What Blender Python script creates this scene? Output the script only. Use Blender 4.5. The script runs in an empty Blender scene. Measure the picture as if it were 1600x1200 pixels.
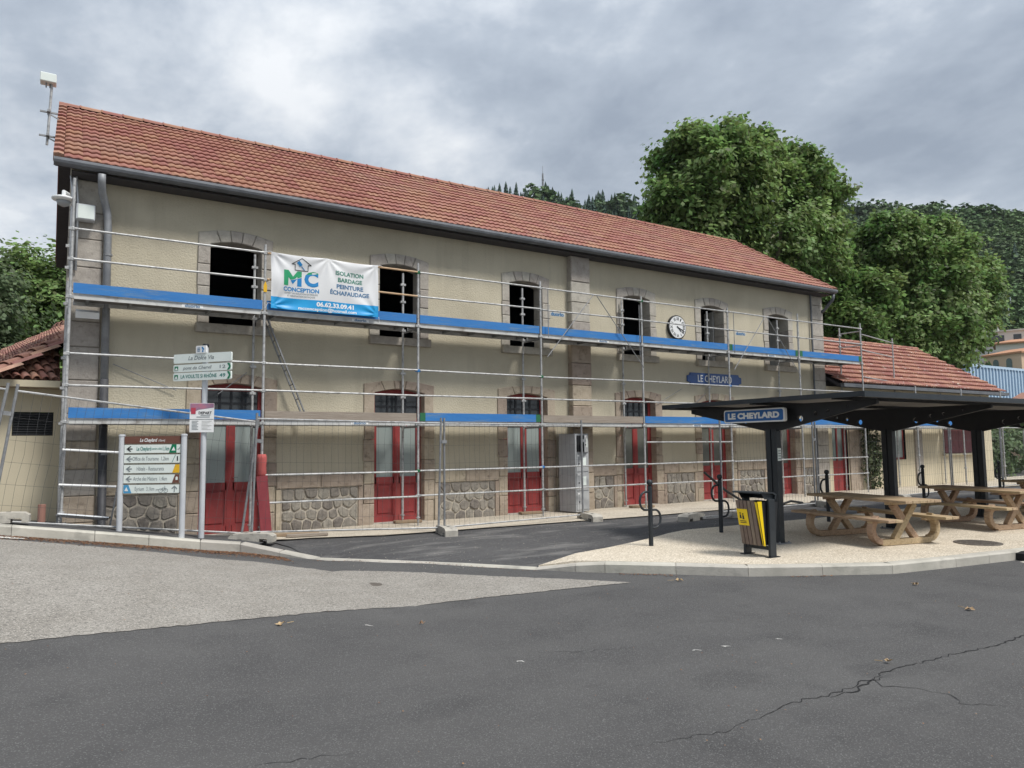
import bpy, bmesh, math, random
import numpy as np
from mathutils import Vector, Matrix
S = bpy.context.scene
C = S.collection
rad = math.radians
rnd = random.Random(7)
PI = math.pi

# ------------------------------------------------------------------ camera
EYE = 1.6
cam_d = bpy.data.cameras.new('camera')
cam_d.sensor_fit = 'HORIZONTAL'; cam_d.sensor_width = 36.0; cam_d.lens = 25.415
cam_d.clip_start = 0.05; cam_d.clip_end = 6000
cam = bpy.data.objects.new('camera', cam_d); C.objects.link(cam)
_p, _a, _r = rad(4.80221695), rad(57.89956536), rad(-0.61964166)
F_ = Vector((math.cos(_a)*math.cos(_p), math.sin(_a)*math.cos(_p), math.sin(_p)))
R0 = Vector((math.sin(_a), -math.cos(_a), 0)); U0 = R0.cross(F_)
R_ = R0*math.cos(_r)+U0*math.sin(_r); U_ = -R0*math.sin(_r)+U0*math.cos(_r)
M = Matrix((R_, U_, -F_)).transposed().to_4x4(); M.translation = Vector((0, 0, EYE))
cam.matrix_world = M
S.camera = cam

# ------------------------------------------------------------------ view
S.view_settings.view_transform = 'Standard'
S.view_settings.look = 'None'
S.view_settings.exposure = 1.3
S.view_settings.gamma = 1.0
S.view_settings.use_curve_mapping = False

# ------------------------------------------------------------------ sun + sky
SUN_EL, SUN_DIR = rad(56), Vector((0.40, -0.90, 0)).normalized()
sd = bpy.data.lights.new('sun', 'SUN'); sd.energy = 1.5; sd.angle = rad(14); sd.color = (1.0, 0.965, 0.91)
sun = bpy.data.objects.new('sun', sd); C.objects.link(sun)
to_sun = Vector((SUN_DIR.x*math.cos(SUN_EL), SUN_DIR.y*math.cos(SUN_EL), math.sin(SUN_EL)))
sun.rotation_euler = to_sun.to_track_quat('Z', 'Y').to_euler()

W = bpy.data.worlds.new('World'); S.world = W; W.use_nodes = True
nt = W.node_tree; nt.nodes.clear()
def wn(t, **k):
    n = nt.nodes.new(t)
    for a, b in k.items(): setattr(n, a, b)
    return n
def wmath(op, a, b=None, c=None):
    n = wn('ShaderNodeMath', operation=op)
    for i, x in enumerate((a, b, c)):
        if x is None: continue
        if isinstance(x, (int, float)): n.inputs[i].default_value = x
        else: nt.links.new(x, n.inputs[i])
    return n.outputs[0]
def ramp(tree, fac, stops):
    n = tree.nodes.new('ShaderNodeValToRGB')
    e = n.color_ramp.elements
    while len(e) < len(stops): e.new(0.5)
    for i, (p, c) in enumerate(stops):
        e[i].position = p; e[i].color = (c[0], c[1], c[2], 1) if not isinstance(c, (int, float)) else (c, c, c, 1)
    tree.links.new(fac, n.inputs[0])
    return n.outputs[0]
SKYZ = 20.3
tc = wn('ShaderNodeTexCoord')
nrm = wn('ShaderNodeVectorMath', operation='NORMALIZE'); nt.links.new(tc.outputs['Generated'], nrm.inputs[0])
sx = wn('ShaderNodeSeparateXYZ'); nt.links.new(nrm.outputs[0], sx.inputs[0])
zc = wmath('MAXIMUM', sx.outputs[2], 0.0)
den = wmath('ADD', zc, 0.22)
cx = wmath('DIVIDE', sx.outputs[0], den); cy = wmath('DIVIDE', sx.outputs[1], den)
cmb = wn('ShaderNodeCombineXYZ'); nt.links.new(cx, cmb.inputs[0]); nt.links.new(cy, cmb.inputs[1]); cmb.inputs[2].default_value = SKYZ
mp = wn('ShaderNodeMapping'); mp.inputs['Rotation'].default_value = (0, 0, rad(25)); mp.inputs['Scale'].default_value = (1.0, 0.80, 1.0)
nt.links.new(cmb.outputs[0], mp.inputs[0])
def wnoise(scale, detail, rough, dist):
    n = wn('ShaderNodeTexNoise'); n.inputs['Scale'].default_value = scale; n.inputs['Detail'].default_value = detail
    n.inputs['Roughness'].default_value = rough; n.inputs['Distortion'].default_value = dist
    nt.links.new(mp.outputs[0], n.inputs['Vector']); return n.outputs[0]
big = wnoise(0.75, 3, 0.5, 0.3); fine = wnoise(3.0, 9, 0.60, 0.12)
dens = wmath('ADD', wmath('MULTIPLY', big, 0.54), wmath('MULTIPLY', fine, 0.46))
cloud = ramp(nt, dens, [(0.385, (0.90, 0.92, 0.94)), (0.455, (0.665, 0.71, 0.765)), (0.515, (0.47, 0.525, 0.595)), (0.60, (0.335, 0.385, 0.455))])
hz = wmath('POWER', wmath('SUBTRACT', 1.0, zc), 9.0)
hm = wn('ShaderNodeMix', data_type='RGBA'); nt.links.new(wmath('MULTIPLY', hz, 0.6), hm.inputs[0])
nt.links.new(cloud, hm.inputs[6]); hm.inputs[7].default_value = (0.74, 0.79, 0.85, 1)
sky = wn('ShaderNodeTexSky', sky_type='NISHITA'); sky.sun_disc = False
sky.sun_elevation = SUN_EL; sky.sun_rotation = math.atan2(SUN_DIR.x, SUN_DIR.y)
b1 = wn('ShaderNodeBackground'); b1.inputs[1].default_value = 0.1; nt.links.new(sky.outputs[0], b1.inputs[0])
b2 = wn('ShaderNodeBackground'); zen = wmath('ADD', 1.0, wmath('MULTIPLY', wmath('MAXIMUM', wmath('SUBTRACT', zc, 0.35), 0.0), 1.1))   # overcast skies brighten towards the zenith
nt.links.new(wmath('MULTIPLY', zen, 0.39), b2.inputs[1]); nt.links.new(hm.outputs[2], b2.inputs[0])
mxs = wn('ShaderNodeMixShader'); mxs.inputs[0].default_value = 0.93
nt.links.new(b1.outputs[0], mxs.inputs[1]); nt.links.new(b2.outputs[0], mxs.inputs[2])
wo = wn('ShaderNodeOutputWorld'); nt.links.new(mxs.outputs[0], wo.inputs[0])

# ------------------------------------------------------------------ materials
def mat(name, c1, c2=None, scale=6.0, rough=0.8, metal=0.0, bump=0.0, bscale=60.0, detail=6, contrast=(0.35, 0.65),
        c3=None, scale3=1.2, con3=(0.5, 0.75), island=0.0, spec=0.4, stretch=None, translucent=0.0, emit=None, speck=None, streak=None, track=None, objrand=0.0, coat=0.0):
    m = bpy.data.materials.new(name); m.use_nodes = True
    t = m.node_tree; t.nodes.clear(); L = t.links.new
    out = t.nodes.new('ShaderNodeOutputMaterial'); b = t.nodes.new('ShaderNodeBsdfPrincipled')
    g = t.nodes.new('ShaderNodeNewGeometry')
    vec = g.outputs['Position']
    if stretch:
        mm = t.nodes.new('ShaderNodeMapping'); mm.inputs['Scale'].default_value = stretch; L(vec, mm.inputs[0]); vec = mm.outputs[0]
    def noise(sc, det=detail, ro=0.6):
        n = t.nodes.new('ShaderNodeTexNoise'); n.inputs['Scale'].default_value = sc; n.inputs['Detail'].default_value = det
        n.inputs['Roughness'].default_value = ro; L(vec, n.inputs['Vector']); return n.outputs[0]
    def mix(f, a, bcol):
        n = t.nodes.new('ShaderNodeMix'); n.data_type = 'RGBA'
        for sock, v in ((n.inputs[0], f), (n.inputs[6], a), (n.inputs[7], bcol)):
            if isinstance(v, tuple): sock.default_value = (v[0], v[1], v[2], 1)
            elif isinstance(v, (int, float)): sock.default_value = v
            else: L(v, sock)
        return n.outputs[2]
    col = tuple(c1)
    if c2: col = mix(ramp(t, noise(scale), [(contrast[0], 0.0), (contrast[1], 1.0)]), col, tuple(c2))
    if c3: col = mix(ramp(t, noise(scale3, 5), [(con3[0], 0.0), (con3[1], 1.0)]), col, tuple(c3))
    if track:                                                # bands of wear along the street: (colour, amount)
        mm = t.nodes.new('ShaderNodeMapping'); mm.inputs['Scale'].default_value = (0.10, 0.9, 1.0); mm.inputs['Rotation'].default_value = (0, 0, 0.12); L(g.outputs['Position'], mm.inputs[0])
        n = t.nodes.new('ShaderNodeTexNoise'); n.inputs['Scale'].default_value = 1.0; n.inputs['Detail'].default_value = 6; n.inputs['Roughness'].default_value = 0.65; L(mm.outputs[0], n.inputs['Vector'])
        col = mix(ramp(t, n.outputs[0], [(0.46, 0.0), (0.66, track[1])]), col, tuple(track[0]))
        n = t.nodes.new('ShaderNodeTexNoise'); n.inputs['Scale'].default_value = 1.7; n.inputs['Detail'].default_value = 7; L(g.outputs['Position'], n.inputs['Vector'])
        col = mix(ramp(t, n.outputs[0], [(0.56, 0.0), (0.70, 0.45)]), col, (0.058, 0.057, 0.058))
    if streak:                                               # vertical run-off stains: (colour, amount)
        mm = t.nodes.new('ShaderNodeMapping'); mm.inputs['Scale'].default_value = (5.0, 5.0, 0.35); L(g.outputs['Position'], mm.inputs[0])
        n = t.nodes.new('ShaderNodeTexNoise'); n.inputs['Scale'].default_value = 1.0; n.inputs['Detail'].default_value = 5; L(mm.outputs[0], n.inputs['Vector'])
        n2 = t.nodes.new('ShaderNodeTexNoise'); n2.inputs['Scale'].default_value = 0.45; L(g.outputs['Position'], n2.inputs['Vector'])
        mu = t.nodes.new('ShaderNodeMath'); mu.operation = 'MULTIPLY'; L(ramp(t, n.outputs[0], [(0.48, 0.0), (0.72, streak[1])]), mu.inputs[0]); L(ramp(t, n2.outputs[0], [(0.40, 0.15), (0.62, 1.0)]), mu.inputs[1])
        col = mix(mu.outputs[0], col, tuple(streak[0]))
    if speck:                                                # fine grit: (scale, colour, threshold)
        v = t.nodes.new('ShaderNodeTexVoronoi'); v.inputs['Scale'].default_value = speck[0]; L(vec, v.inputs['Vector'])
        sp = t.nodes.new('ShaderNodeSeparateColor'); L(v.outputs['Color'], sp.inputs[0])
        col = mix(ramp(t, sp.outputs[0], [(speck[2], 0.0), (min(1, speck[2]+0.25), 1.0)]), col, tuple(speck[1]))
    if island or objrand:
        oi = t.nodes.new('ShaderNodeObjectInfo')
        ad = t.nodes.new('ShaderNodeMath'); ad.operation = 'ADD'; L(g.outputs['Random Per Island'], ad.inputs[0]); L(oi.outputs['Random'], ad.inputs[1])
        fr = t.nodes.new('ShaderNodeMath'); fr.operation = 'FRACT'; L(ad.outputs[0], fr.inputs[0])
        k = island or objrand
        hs = t.nodes.new('ShaderNodeHueSaturation')
        mr = t.nodes.new('ShaderNodeMapRange'); mr.inputs[3].default_value = 1-k; mr.inputs[4].default_value = 1+k; L(fr.outputs[0], mr.inputs[0])
        L(mr.outputs[0], hs.inputs['Value'])
        m2 = t.nodes.new('ShaderNodeMath'); m2.operation = 'MULTIPLY_ADD'; L(fr.outputs[0], m2.inputs[0]); m2.inputs[1].default_value = 0.03*(1 if k < .6 else 1.6); m2.inputs[2].default_value = 0.485
        L(m2.outputs[0], hs.inputs['Hue'])
        if isinstance(col, tuple): hs.inputs['Color'].default_value = (*col, 1)
        else: L(col, hs.inputs['Color'])
        col = hs.outputs[0]
    if isinstance(col, tuple): b.inputs['Base Color'].default_value = (*col, 1)
    else: L(col, b.inputs['Base Color'])
    b.inputs['Roughness'].default_value = rough; b.inputs['Metallic'].default_value = metal
    b.inputs['Specular IOR Level'].default_value = spec
    if coat: b.inputs['Coat Weight'].default_value = coat; b.inputs['Coat Roughness'].default_value = 0.1
    if bump:
        bp = t.nodes.new('ShaderNodeBump'); bp.inputs['Strength'].default_value = bump; bp.inputs['Distance'].default_value = 0.02
        L(noise(bscale, 4, 0.7), bp.inputs['Height']); L(bp.outputs[0], b.inputs['Normal'])
    if translucent:
        tr = t.nodes.new('ShaderNodeBsdfTranslucent')
        if isinstance(col, tuple): tr.inputs[0].default_value = (*col, 1)
        else: L(col, tr.inputs[0])
        ms = t.nodes.new('ShaderNodeMixShader'); ms.inputs[0].default_value = translucent
        L(b.outputs[0], ms.inputs[1]); L(tr.outputs[0], ms.inputs[2]); L(ms.outputs[0], out.inputs[0])
    else: L(b.outputs[0], out.inputs[0])
    return m

m_asph = mat('new_asphalt', (0.082, 0.080, 0.080), (0.098, 0.0955, 0.0945), 1.3, 0.92, bump=0.75, bscale=75, track=((0.118, 0.115, 0.112), 0.55), speck=(150, (0.17, 0.17, 0.165), 0.80), c3=(0.122, 0.119, 0.116), scale3=0.45, con3=(0.5, 0.8), streak=None, spec=0.25)
m_old = mat('worn_asphalt', (0.25, 0.232, 0.205), (0.32, 0.30, 0.27), 2.0, 0.95, bump=0.6, bscale=90, speck=(120, (0.46, 0.43, 0.385), 0.70), c3=(0.17, 0.16, 0.145), scale3=35, con3=(0.5, 0.62), spec=0.2)
m_park = mat('car_park_asphalt', (0.066, 0.065, 0.067), (0.092, 0.090, 0.090), 0.9, 0.88, bump=0.5, bscale=75, speck=(80, (0.14, 0.14, 0.14), 0.82), c3=(0.26, 0.25, 0.235), scale3=1.5, con3=(0.52, 0.80), spec=0.25, stretch=(0.45, 1.6, 1))
m_grav = mat('washed_gravel_concrete', (0.50, 0.43, 0.33), (0.62, 0.55, 0.44), 1.2, 0.92, bump=0.6, bscale=70, speck=(70, (0.78, 0.70, 0.58), 0.6), c3=(0.34, 0.29, 0.225), scale3=38, con3=(0.53, 0.62), spec=0.2)
m_strip = mat('gravel_pavement', (0.42, 0.37, 0.30), (0.52, 0.46, 0.37), 1.0, 0.95, bump=0.6, bscale=60, speck=(60, (0.66, 0.60, 0.5), 0.65), c3=(0.25, 0.22, 0.18), scale3=3.0, con3=(0.55, 0.8), spec=0.2)
m_kerb = mat('kerb_concrete', (0.40, 0.38, 0.33), (0.52, 0.49, 0.43), 2.5, 0.9, bump=0.35, bscale=40, c3=(0.22, 0.21, 0.185), scale3=2.0, con3=(0.56, 0.8), objrand=0.10)
m_conc = mat('rough_concrete', (0.36, 0.34, 0.30), (0.50, 0.47, 0.41), 6, 0.92, bump=0.5, bscale=45, c3=(0.18, 0.17, 0.15), scale3=9, con3=(0.58, 0.75))
m_earth = mat('earth', (0.10, 0.10, 0.055), (0.15, 0.135, 0.08), 0.2, 0.95)
m_plaster = mat('beige_plaster', (0.485, 0.438, 0.332), (0.55, 0.50, 0.385), 0.9, 0.93, bump=0.9, bscale=30, c3=(0.425, 0.38, 0.288), scale3=0.55, con3=(0.52, 0.8), spec=0.2, streak=((0.30, 0.268, 0.205), 0.26))
m_plaster2 = mat('cream_plaster', (0.54, 0.475, 0.345), (0.585, 0.52, 0.385), 0.7, 0.92, bump=0.2, bscale=50, spec=0.2)
m_greystone = mat('grey_dressed_stone', (0.345, 0.315, 0.275), (0.435, 0.40, 0.35), 7, 0.9, bump=0.55, bscale=38, c3=(0.25, 0.225, 0.195), scale3=11, con3=(0.56, 0.76), objrand=0.11)
m_pinkstone = mat('pinkish_dressed_stone', (0.335, 0.275, 0.21), (0.42, 0.35, 0.275), 6, 0.9, bump=0.55, bscale=38, c3=(0.19, 0.15, 0.115), scale3=9, con3=(0.56, 0.74), objrand=0.18)
m_rubble = mat('rubble_stone', (0.19, 0.172, 0.15), (0.29, 0.262, 0.225), 9, 0.9, bump=0.7, bscale=30, c3=(0.105, 0.095, 0.085), scale3=14, con3=(0.54, 0.74), objrand=0.28)
m_mortar = mat('light_mortar', (0.40, 0.355, 0.29), (0.50, 0.45, 0.37), 8, 0.95, bump=0.6, bscale=50)
m_tile = mat('terracotta_tile', (0.305, 0.142, 0.104), (0.35, 0.176, 0.134), 3.0, 0.88, bump=0.25, bscale=55, c3=(0.30, 0.172, 0.136), scale3=0.6, con3=(0.5, 0.75), island=0.08, spec=0.25)
m_tile_old = mat('weathered_tile', (0.29, 0.145, 0.11), (0.36, 0.205, 0.165), 5.0, 0.9, bump=0.35, bscale=40, c3=(0.20, 0.125, 0.10), scale3=3.0, con3=(0.48, 0.72), island=0.24, spec=0.2)
m_tile_annex = mat('lichen_tile', (0.30, 0.14, 0.105), (0.355, 0.18, 0.14), 3.0, 0.88, bump=0.25, bscale=40, c3=(0.58, 0.50, 0.42), scale3=7.0, con3=(0.60, 0.66), island=0.18, spec=0.2)
m_zinc = mat('zinc', (0.115, 0.123, 0.137), (0.155, 0.164, 0.18), 4, 0.6, metal=0.25, c3=(0.11, 0.117, 0.128), scale3=3)
m_iron = mat('dark_downpipe', (0.045, 0.046, 0.052), (0.065, 0.066, 0.073), 5, 0.6)
m_darkwood = mat('dark_soffit_wood', (0.045, 0.042, 0.045), (0.062, 0.058, 0.06), 8, 0.85, stretch=(1, 8, 8))
m_galv = mat('galvanised_steel', (0.34, 0.345, 0.345), (0.50, 0.50, 0.495), 9, 0.55, metal=0.35, c3=(0.22, 0.215, 0.21), scale3=14, con3=(0.52, 0.7))
m_galv_d = mat('dull_steel', (0.20, 0.205, 0.215), (0.30, 0.305, 0.31), 12, 0.6, metal=0.4)
m_wire = mat('fence_wire', (0.12, 0.12, 0.12), None, rough=0.6, metal=0.3)
m_blue = mat('blue_board_paint', (0.028, 0.16, 0.44), (0.04, 0.19, 0.47), 3, 0.75, bump=0.25, bscale=30, c3=(0.13, 0.22, 0.34), scale3=5, con3=(0.54, 0.74), stretch=(0.4, 1, 3))
m_oldboard = mat('weathered_grey_board', (0.26, 0.215, 0.175), (0.36, 0.31, 0.26), 6, 0.9, bump=0.5, bscale=30, stretch=(0.3, 4, 8))
m_green = mat('green_paint', (0.02, 0.13, 0.055), None, rough=0.7)
m_deck = mat('deck_steel', (0.50, 0.50, 0.49), (0.60, 0.60, 0.58), 4, 0.6, metal=0.3, c3=(0.30, 0.28, 0.26), scale3=5, con3=(0.55, 0.75))
m_ply = mat('deck_underside', (0.16, 0.15, 0.145), (0.22, 0.205, 0.19), 4, 0.85)
m_red = mat('red_door_paint', (0.265, 0.036, 0.036), (0.33, 0.052, 0.05), 4, 0.6, c3=(0.20, 0.04, 0.04), scale3=2.5, bump=0.15, bscale=30, streak=((0.34, 0.10, 0.085), 0.5))
m_red2 = mat('dark_red_paint', (0.20, 0.03, 0.04), (0.25, 0.042, 0.05), 5, 0.6)
m_foam = mat('red_foam', (0.40, 0.085, 0.08), (0.45, 0.11, 0.10), 8, 0.9, bump=0.3, bscale=25)
m_skyfilm = mat('sky_film_pane', (0.28, 0.325, 0.315), (0.34, 0.39, 0.375), 0.8, 0.3, spec=0.7, c3=(0.26, 0.315, 0.31), scale3=1.6, con3=(0.45, 0.75), stretch=(4, 1, 0.6))  # pale colour holds the reflected sky as well as a whitish film
m_dkglass = mat('dark_pane', (0.028, 0.034, 0.04), (0.04, 0.047, 0.053), 1.5, 0.12, spec=0.6)
m_mullion = mat('dark_mullion', (0.018, 0.02, 0.024), None, rough=0.5)
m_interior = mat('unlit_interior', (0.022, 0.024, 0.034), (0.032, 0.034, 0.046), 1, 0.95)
m_shutgrey = mat('pale_grey_paint', (0.42, 0.42, 0.40), (0.50, 0.50, 0.47), 5, 0.7)
m_shut = mat('maroon_paint', (0.15, 0.045, 0.055), (0.19, 0.06, 0.07), 5, 0.65)
m_white = mat('white_paint', (0.74, 0.75, 0.75), (0.80, 0.80, 0.79), 4, 0.45)
m_offwhite = mat('sign_enamel', (0.70, 0.76, 0.72), (0.75, 0.80, 0.76), 3, 0.3, spec=0.5)
m_alu = mat('pale_aluminium', (0.55, 0.57, 0.60), (0.62, 0.64, 0.66), 6, 0.45, metal=0.3)
m_black = mat('black_powder_coat', (0.012, 0.013, 0.016), (0.018, 0.019, 0.022), 6, 0.42, spec=0.35)
m_anth = mat('anthracite_coat', (0.020, 0.025, 0.030), (0.028, 0.033, 0.038), 6, 0.45, spec=0.35)
m_roofund = mat('shelter_soffit', (0.22, 0.21, 0.20), (0.27, 0.26, 0.25), 3, 0.6)
m_ink = mat('black_ink', (0.02, 0.022, 0.025), None, rough=0.6)
m_inkg = mat('grey_ink', (0.22, 0.25, 0.26), None, rough=0.6)
m_teal = mat('teal_ink', (0.0, 0.18, 0.15), None, rough=0.5)
m_signgreen = mat('sign_green', (0.0, 0.17, 0.075), None, rough=0.4)
m_signblue = mat('sign_blue', (0.012, 0.11, 0.34), (0.015, 0.12, 0.37), 3, 0.3, spec=0.5)
m_plateblue = mat('enamel_blue', (0.008, 0.055, 0.21), (0.011, 0.068, 0.25), 3, 0.3, spec=0.5)
m_brown = mat('sign_brown', (0.13, 0.052, 0.035), (0.155, 0.065, 0.045), 5, 0.4)
m_yel = mat('sign_yellow', (0.72, 0.42, 0.02), None, rough=0.4)
m_binyel = mat('bin_yellow', (0.78, 0.55, 0.0), (0.84, 0.60, 0.01), 4, 0.4)
m_lightblue = mat('symbol_blue', (0.07, 0.30, 0.52), None, rough=0.4)
m_bannerw = mat('banner_white', (0.70, 0.71, 0.73), (0.75, 0.76, 0.77), 2, 0.45, translucent=0.12)
m_bannerb = mat('banner_blue', (0.015, 0.28, 0.60), (0.02, 0.34, 0.68), 1.4, 0.4)
m_logog = mat('logo_green', (0.02, 0.30, 0.13), None, rough=0.5)
m_logob = mat('logo_blue', (0.01, 0.20, 0.48), None, rough=0.5)
m_logot = mat('text_blue_grey', (0.06, 0.16, 0.30), None, rough=0.5)
m_logogt = mat('text_green_grey', (0.07, 0.22, 0.17), None, rough=0.5)
m_poster = mat('poster_purple', (0.20, 0.16, 0.26), (0.42, 0.16, 0.22), 9, 0.5)
m_postred = mat('poster_red', (0.42, 0.05, 0.08), None, rough=0.5)
m_wood = mat('table_wood', (0.38, 0.27, 0.17), (0.47, 0.345, 0.225), 5, 0.75, bump=0.2, bscale=30, stretch=(8, 1.2, 8), c3=(0.26, 0.17, 0.10), scale3=3, objrand=0.12)
m_slat = mat('grey_brown_slat', (0.17, 0.13, 0.105), (0.23, 0.18, 0.145), 8, 0.8, stretch=(6, 6, 1), objrand=0.15)
m_lock = mat('grey_locker_paint', (0.33, 0.34, 0.35), (0.38, 0.39, 0.40), 4, 0.45)
m_bluewall = mat('pale_blue_cladding', (0.42, 0.55, 0.68), (0.46, 0.59, 0.72), 0.3, 0.5)
m_pinkwall = mat('peach_render', (0.60, 0.44, 0.31), None, rough=0.9)
m_whitewall = mat('white_render', (0.66, 0.64, 0.59), None, rough=0.9)
m_leaf = mat('plane_leaf', (0.125, 0.205, 0.055), (0.245, 0.315, 0.105), 0.45, 0.55, island=0.6, translucent=0.45, spec=0.35)
m_leaf2 = mat('pine_leaf', (0.105, 0.155, 0.08), (0.16, 0.21, 0.10), 0.8, 0.65, island=0.5, translucent=0.4)
m_leaf3 = mat('ivy_leaf', (0.05, 0.075, 0.03), (0.09, 0.11, 0.05), 3, 0.7, island=0.5, translucent=0.2)
m_forest = mat('forest_leaf', (0.085, 0.148, 0.058), (0.14, 0.205, 0.08), 0.03, 0.85, island=0.35, translucent=0.15, c3=(0.07, 0.11, 0.072), scale3=0.015, con3=(0.45, 0.65))
m_conifer = mat('conifer_needles', (0.035, 0.065, 0.048), (0.052, 0.086, 0.06), 0.05, 0.9, island=0.3)
m_bark = mat('bark', (0.16, 0.13, 0.095), (0.25, 0.21, 0.16), 6, 0.9, bump=0.5, bscale=20)
m_hill = mat('hill_ground', (0.06, 0.075, 0.035), (0.16, 0.135, 0.075), 0.02, 0.95, contrast=(0.45, 0.7))
m_litter = mat('leaf_litter', (0.24, 0.115, 0.06), (0.16, 0.09, 0.055), 30, 0.9, island=0.45)
m_dryleaf = mat('dry_leaf', (0.33, 0.22, 0.12), (0.42, 0.30, 0.18), 30, 0.8, objrand=0.25)
m_crack = mat('crack_shadow', (0.016, 0.016, 0.017), None, rough=1.0)
m_castiron = mat('cast_iron', (0.14, 0.122, 0.104), (0.20, 0.178, 0.155), 20, 0.6, metal=0.4, bump=0.5, bscale=60)
m_roadwhite = mat('road_paint', (0.70, 0.69, 0.65), (0.55, 0.54, 0.50), 14, 0.8)
m_cable = mat('black_cable', (0.015, 0.015, 0.015), None, rough=0.5)
m_terrapipe = mat('clay_pipe', (0.42, 0.22, 0.17), None, rough=0.9)
m_plank = mat('raw_plank', (0.34, 0.25, 0.165), (0.25, 0.185, 0.125), 12, 0.85, stretch=(0.6, 6, 6))
m_tan = mat('tan_tube', (0.46, 0.30, 0.17), (0.55, 0.38, 0.23), 9, 0.6)
m_pipe = mat('pale_zinc_pipe', (0.24, 0.25, 0.265), (0.31, 0.32, 0.335), 4, 0.55, metal=0.25, c3=(0.15, 0.157, 0.168), scale3=3)
m_silver = mat('bright_steel', (0.55, 0.56, 0.57), None, rough=0.35, metal=0.8)

# ------------------------------------------------------------------ builders
ORG = {}
class MB:
    def __init__(s): s.v = []; s.f = []
    def add(s, vs, fs):
        o = len(s.v); s.v += [tuple(x) for x in vs]; s.f += [tuple(i+o for i in f) for f in fs]; return s
    def box(s, x0, x1, y0, y1, z0, z1):
        return s.add([(x0,y0,z0),(x1,y0,z0),(x1,y1,z0),(x0,y1,z0),(x0,y0,z1),(x1,y0,z1),(x1,y1,z1),(x0,y1,z1)],
                     [(0,3,2,1),(4,5,6,7),(0,1,5,4),(1,2,6,5),(2,3,7,6),(3,0,4,7)])
    def obox(s, c, ax, ay, az):                               # centre + three half-axis vectors
        c, ax, ay, az = map(Vector, (c, ax, ay, az)); v = []
        for k in (-1, 1):
            for a, b in ((-1,-1),(1,-1),(1,1),(-1,1)): v.append(c+ax*a+ay*b+az*k)
        return s.add(v, [(0,3,2,1),(4,5,6,7),(0,1,5,4),(1,2,6,5),(2,3,7,6),(3,0,4,7)])
    def beam(s, p0, p1, w, h, up=(0,0,1)):
        p0, p1 = Vector(p0), Vector(p1); d = p1-p0; u = Vector(up); sd_ = d.cross(u).normalized(); u = sd_.cross(d).normalized()
        return s.obox((p0+p1)/2, d/2, sd_*w/2, u*h/2)
    def tube(s, p0, p1, r, n=8, r1=None, cap=True):
        p0, p1 = Vector(p0), Vector(p1); d = (p1-p0).normalized(); r1 = r if r1 is None else r1
        a = d.orthogonal().normalized(); b = d.cross(a); v = []
        for P, q in ((p0, r), (p1, r1)):
            for i in range(n):
                t = 2*PI*i/n; v.append(P+(a*math.cos(t)+b*math.sin(t))*q)
        f = [(i, (i+1) % n, n+(i+1) % n, n+i) for i in range(n)]
        if cap: f += [tuple(range(n-1, -1, -1)), tuple(range(n, 2*n))]
        return s.add(v, f)
    def path(s, pts, r, n=8):
        pts = [Vector(p) for p in pts]; v = []; prev = None
        for i, P in enumerate(pts):
            d = (pts[min(i+1, len(pts)-1)]-pts[max(i-1, 0)]).normalized()
            a = d.orthogonal().normalized() if prev is None else (prev-d*prev.dot(d)).normalized()
            prev = a; b = d.cross(a)
            for k in range(n):
                t = 2*PI*k/n; v.append(P+(a*math.cos(t)+b*math.sin(t))*(r[i] if isinstance(r, (list, tuple)) else r))
        f = []
        for i in range(len(pts)-1):
            for k in range(n): f.append((i*n+k, i*n+(k+1) % n, (i+1)*n+(k+1) % n, (i+1)*n+k))
        f += [tuple(range(n-1, -1, -1)), tuple(range((len(pts)-1)*n, len(pts)*n))]
        return s.add(v, f)
    def lathe(s, c, prof, n=16, axis=(0, 0, 1)):
        ax = Vector(axis).normalized(); a = ax.orthogonal().normalized(); b = ax.cross(a); c = Vector(c); v = []
        for r, h in prof:
            for k in range(n):
                t = 2*PI*k/n; v.append(c+ax*h+(a*math.cos(t)+b*math.sin(t))*r)
        f = [tuple(range(n-1, -1, -1)), tuple(range((len(prof)-1)*n, len(prof)*n))]
        for i in range(len(prof)-1):
            for k in range(n): f.append((i*n+k, i*n+(k+1) % n, (i+1)*n+(k+1) % n, (i+1)*n+k))
        return s.add(v, f)
    def slabxz(s, poly, y0, y1, ch=0.0):                      # polygon in XZ (counter-clockwise seen from -Y), front at y0, chamfered
        n = len(poly); cxm = sum(p[0] for p in poly)/n; czm = sum(p[1] for p in poly)/n
        def ring(y, k):
            o = []
            for x, z in poly:
                dx, dz = x-cxm, z-czm; l = math.hypot(dx, dz) or 1
                q = max(0, 1-k/l*1.35); o.append((cxm+dx*q, y, czm+dz*q))
            return o
        rings = [ring(y0, ch)] + ([ring(y0+ch, 0)] if ch else []) + [ring(y1, 0)]
        v = [p for r in rings for p in r]; f = [tuple(range(n))]
        for k in range(len(rings)-1):
            for i in range(n): f.append((k*n+i, (k+1)*n+i, (k+1)*n+(i+1) % n, k*n+(i+1) % n))
        f.append(tuple(range(len(rings)*n-1, (len(rings)-1)*n-1, -1)))
        return s.add(v, f)
    def extrude(s, poly3, d):
        n = len(poly3); d = Vector(d); v = [Vector(p) for p in poly3]+[Vector(p)+d for p in poly3]
        f = [tuple(range(n-1, -1, -1)), tuple(range(n, 2*n))]+[(i, (i+1) % n, n+(i+1) % n, n+i) for i in range(n)]
        return s.add(v, f)
def link(name, me, parent=None):
    o = bpy.data.objects.new(name, me); C.objects.link(o)
    if parent is not None: o.parent = parent
    return o
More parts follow.
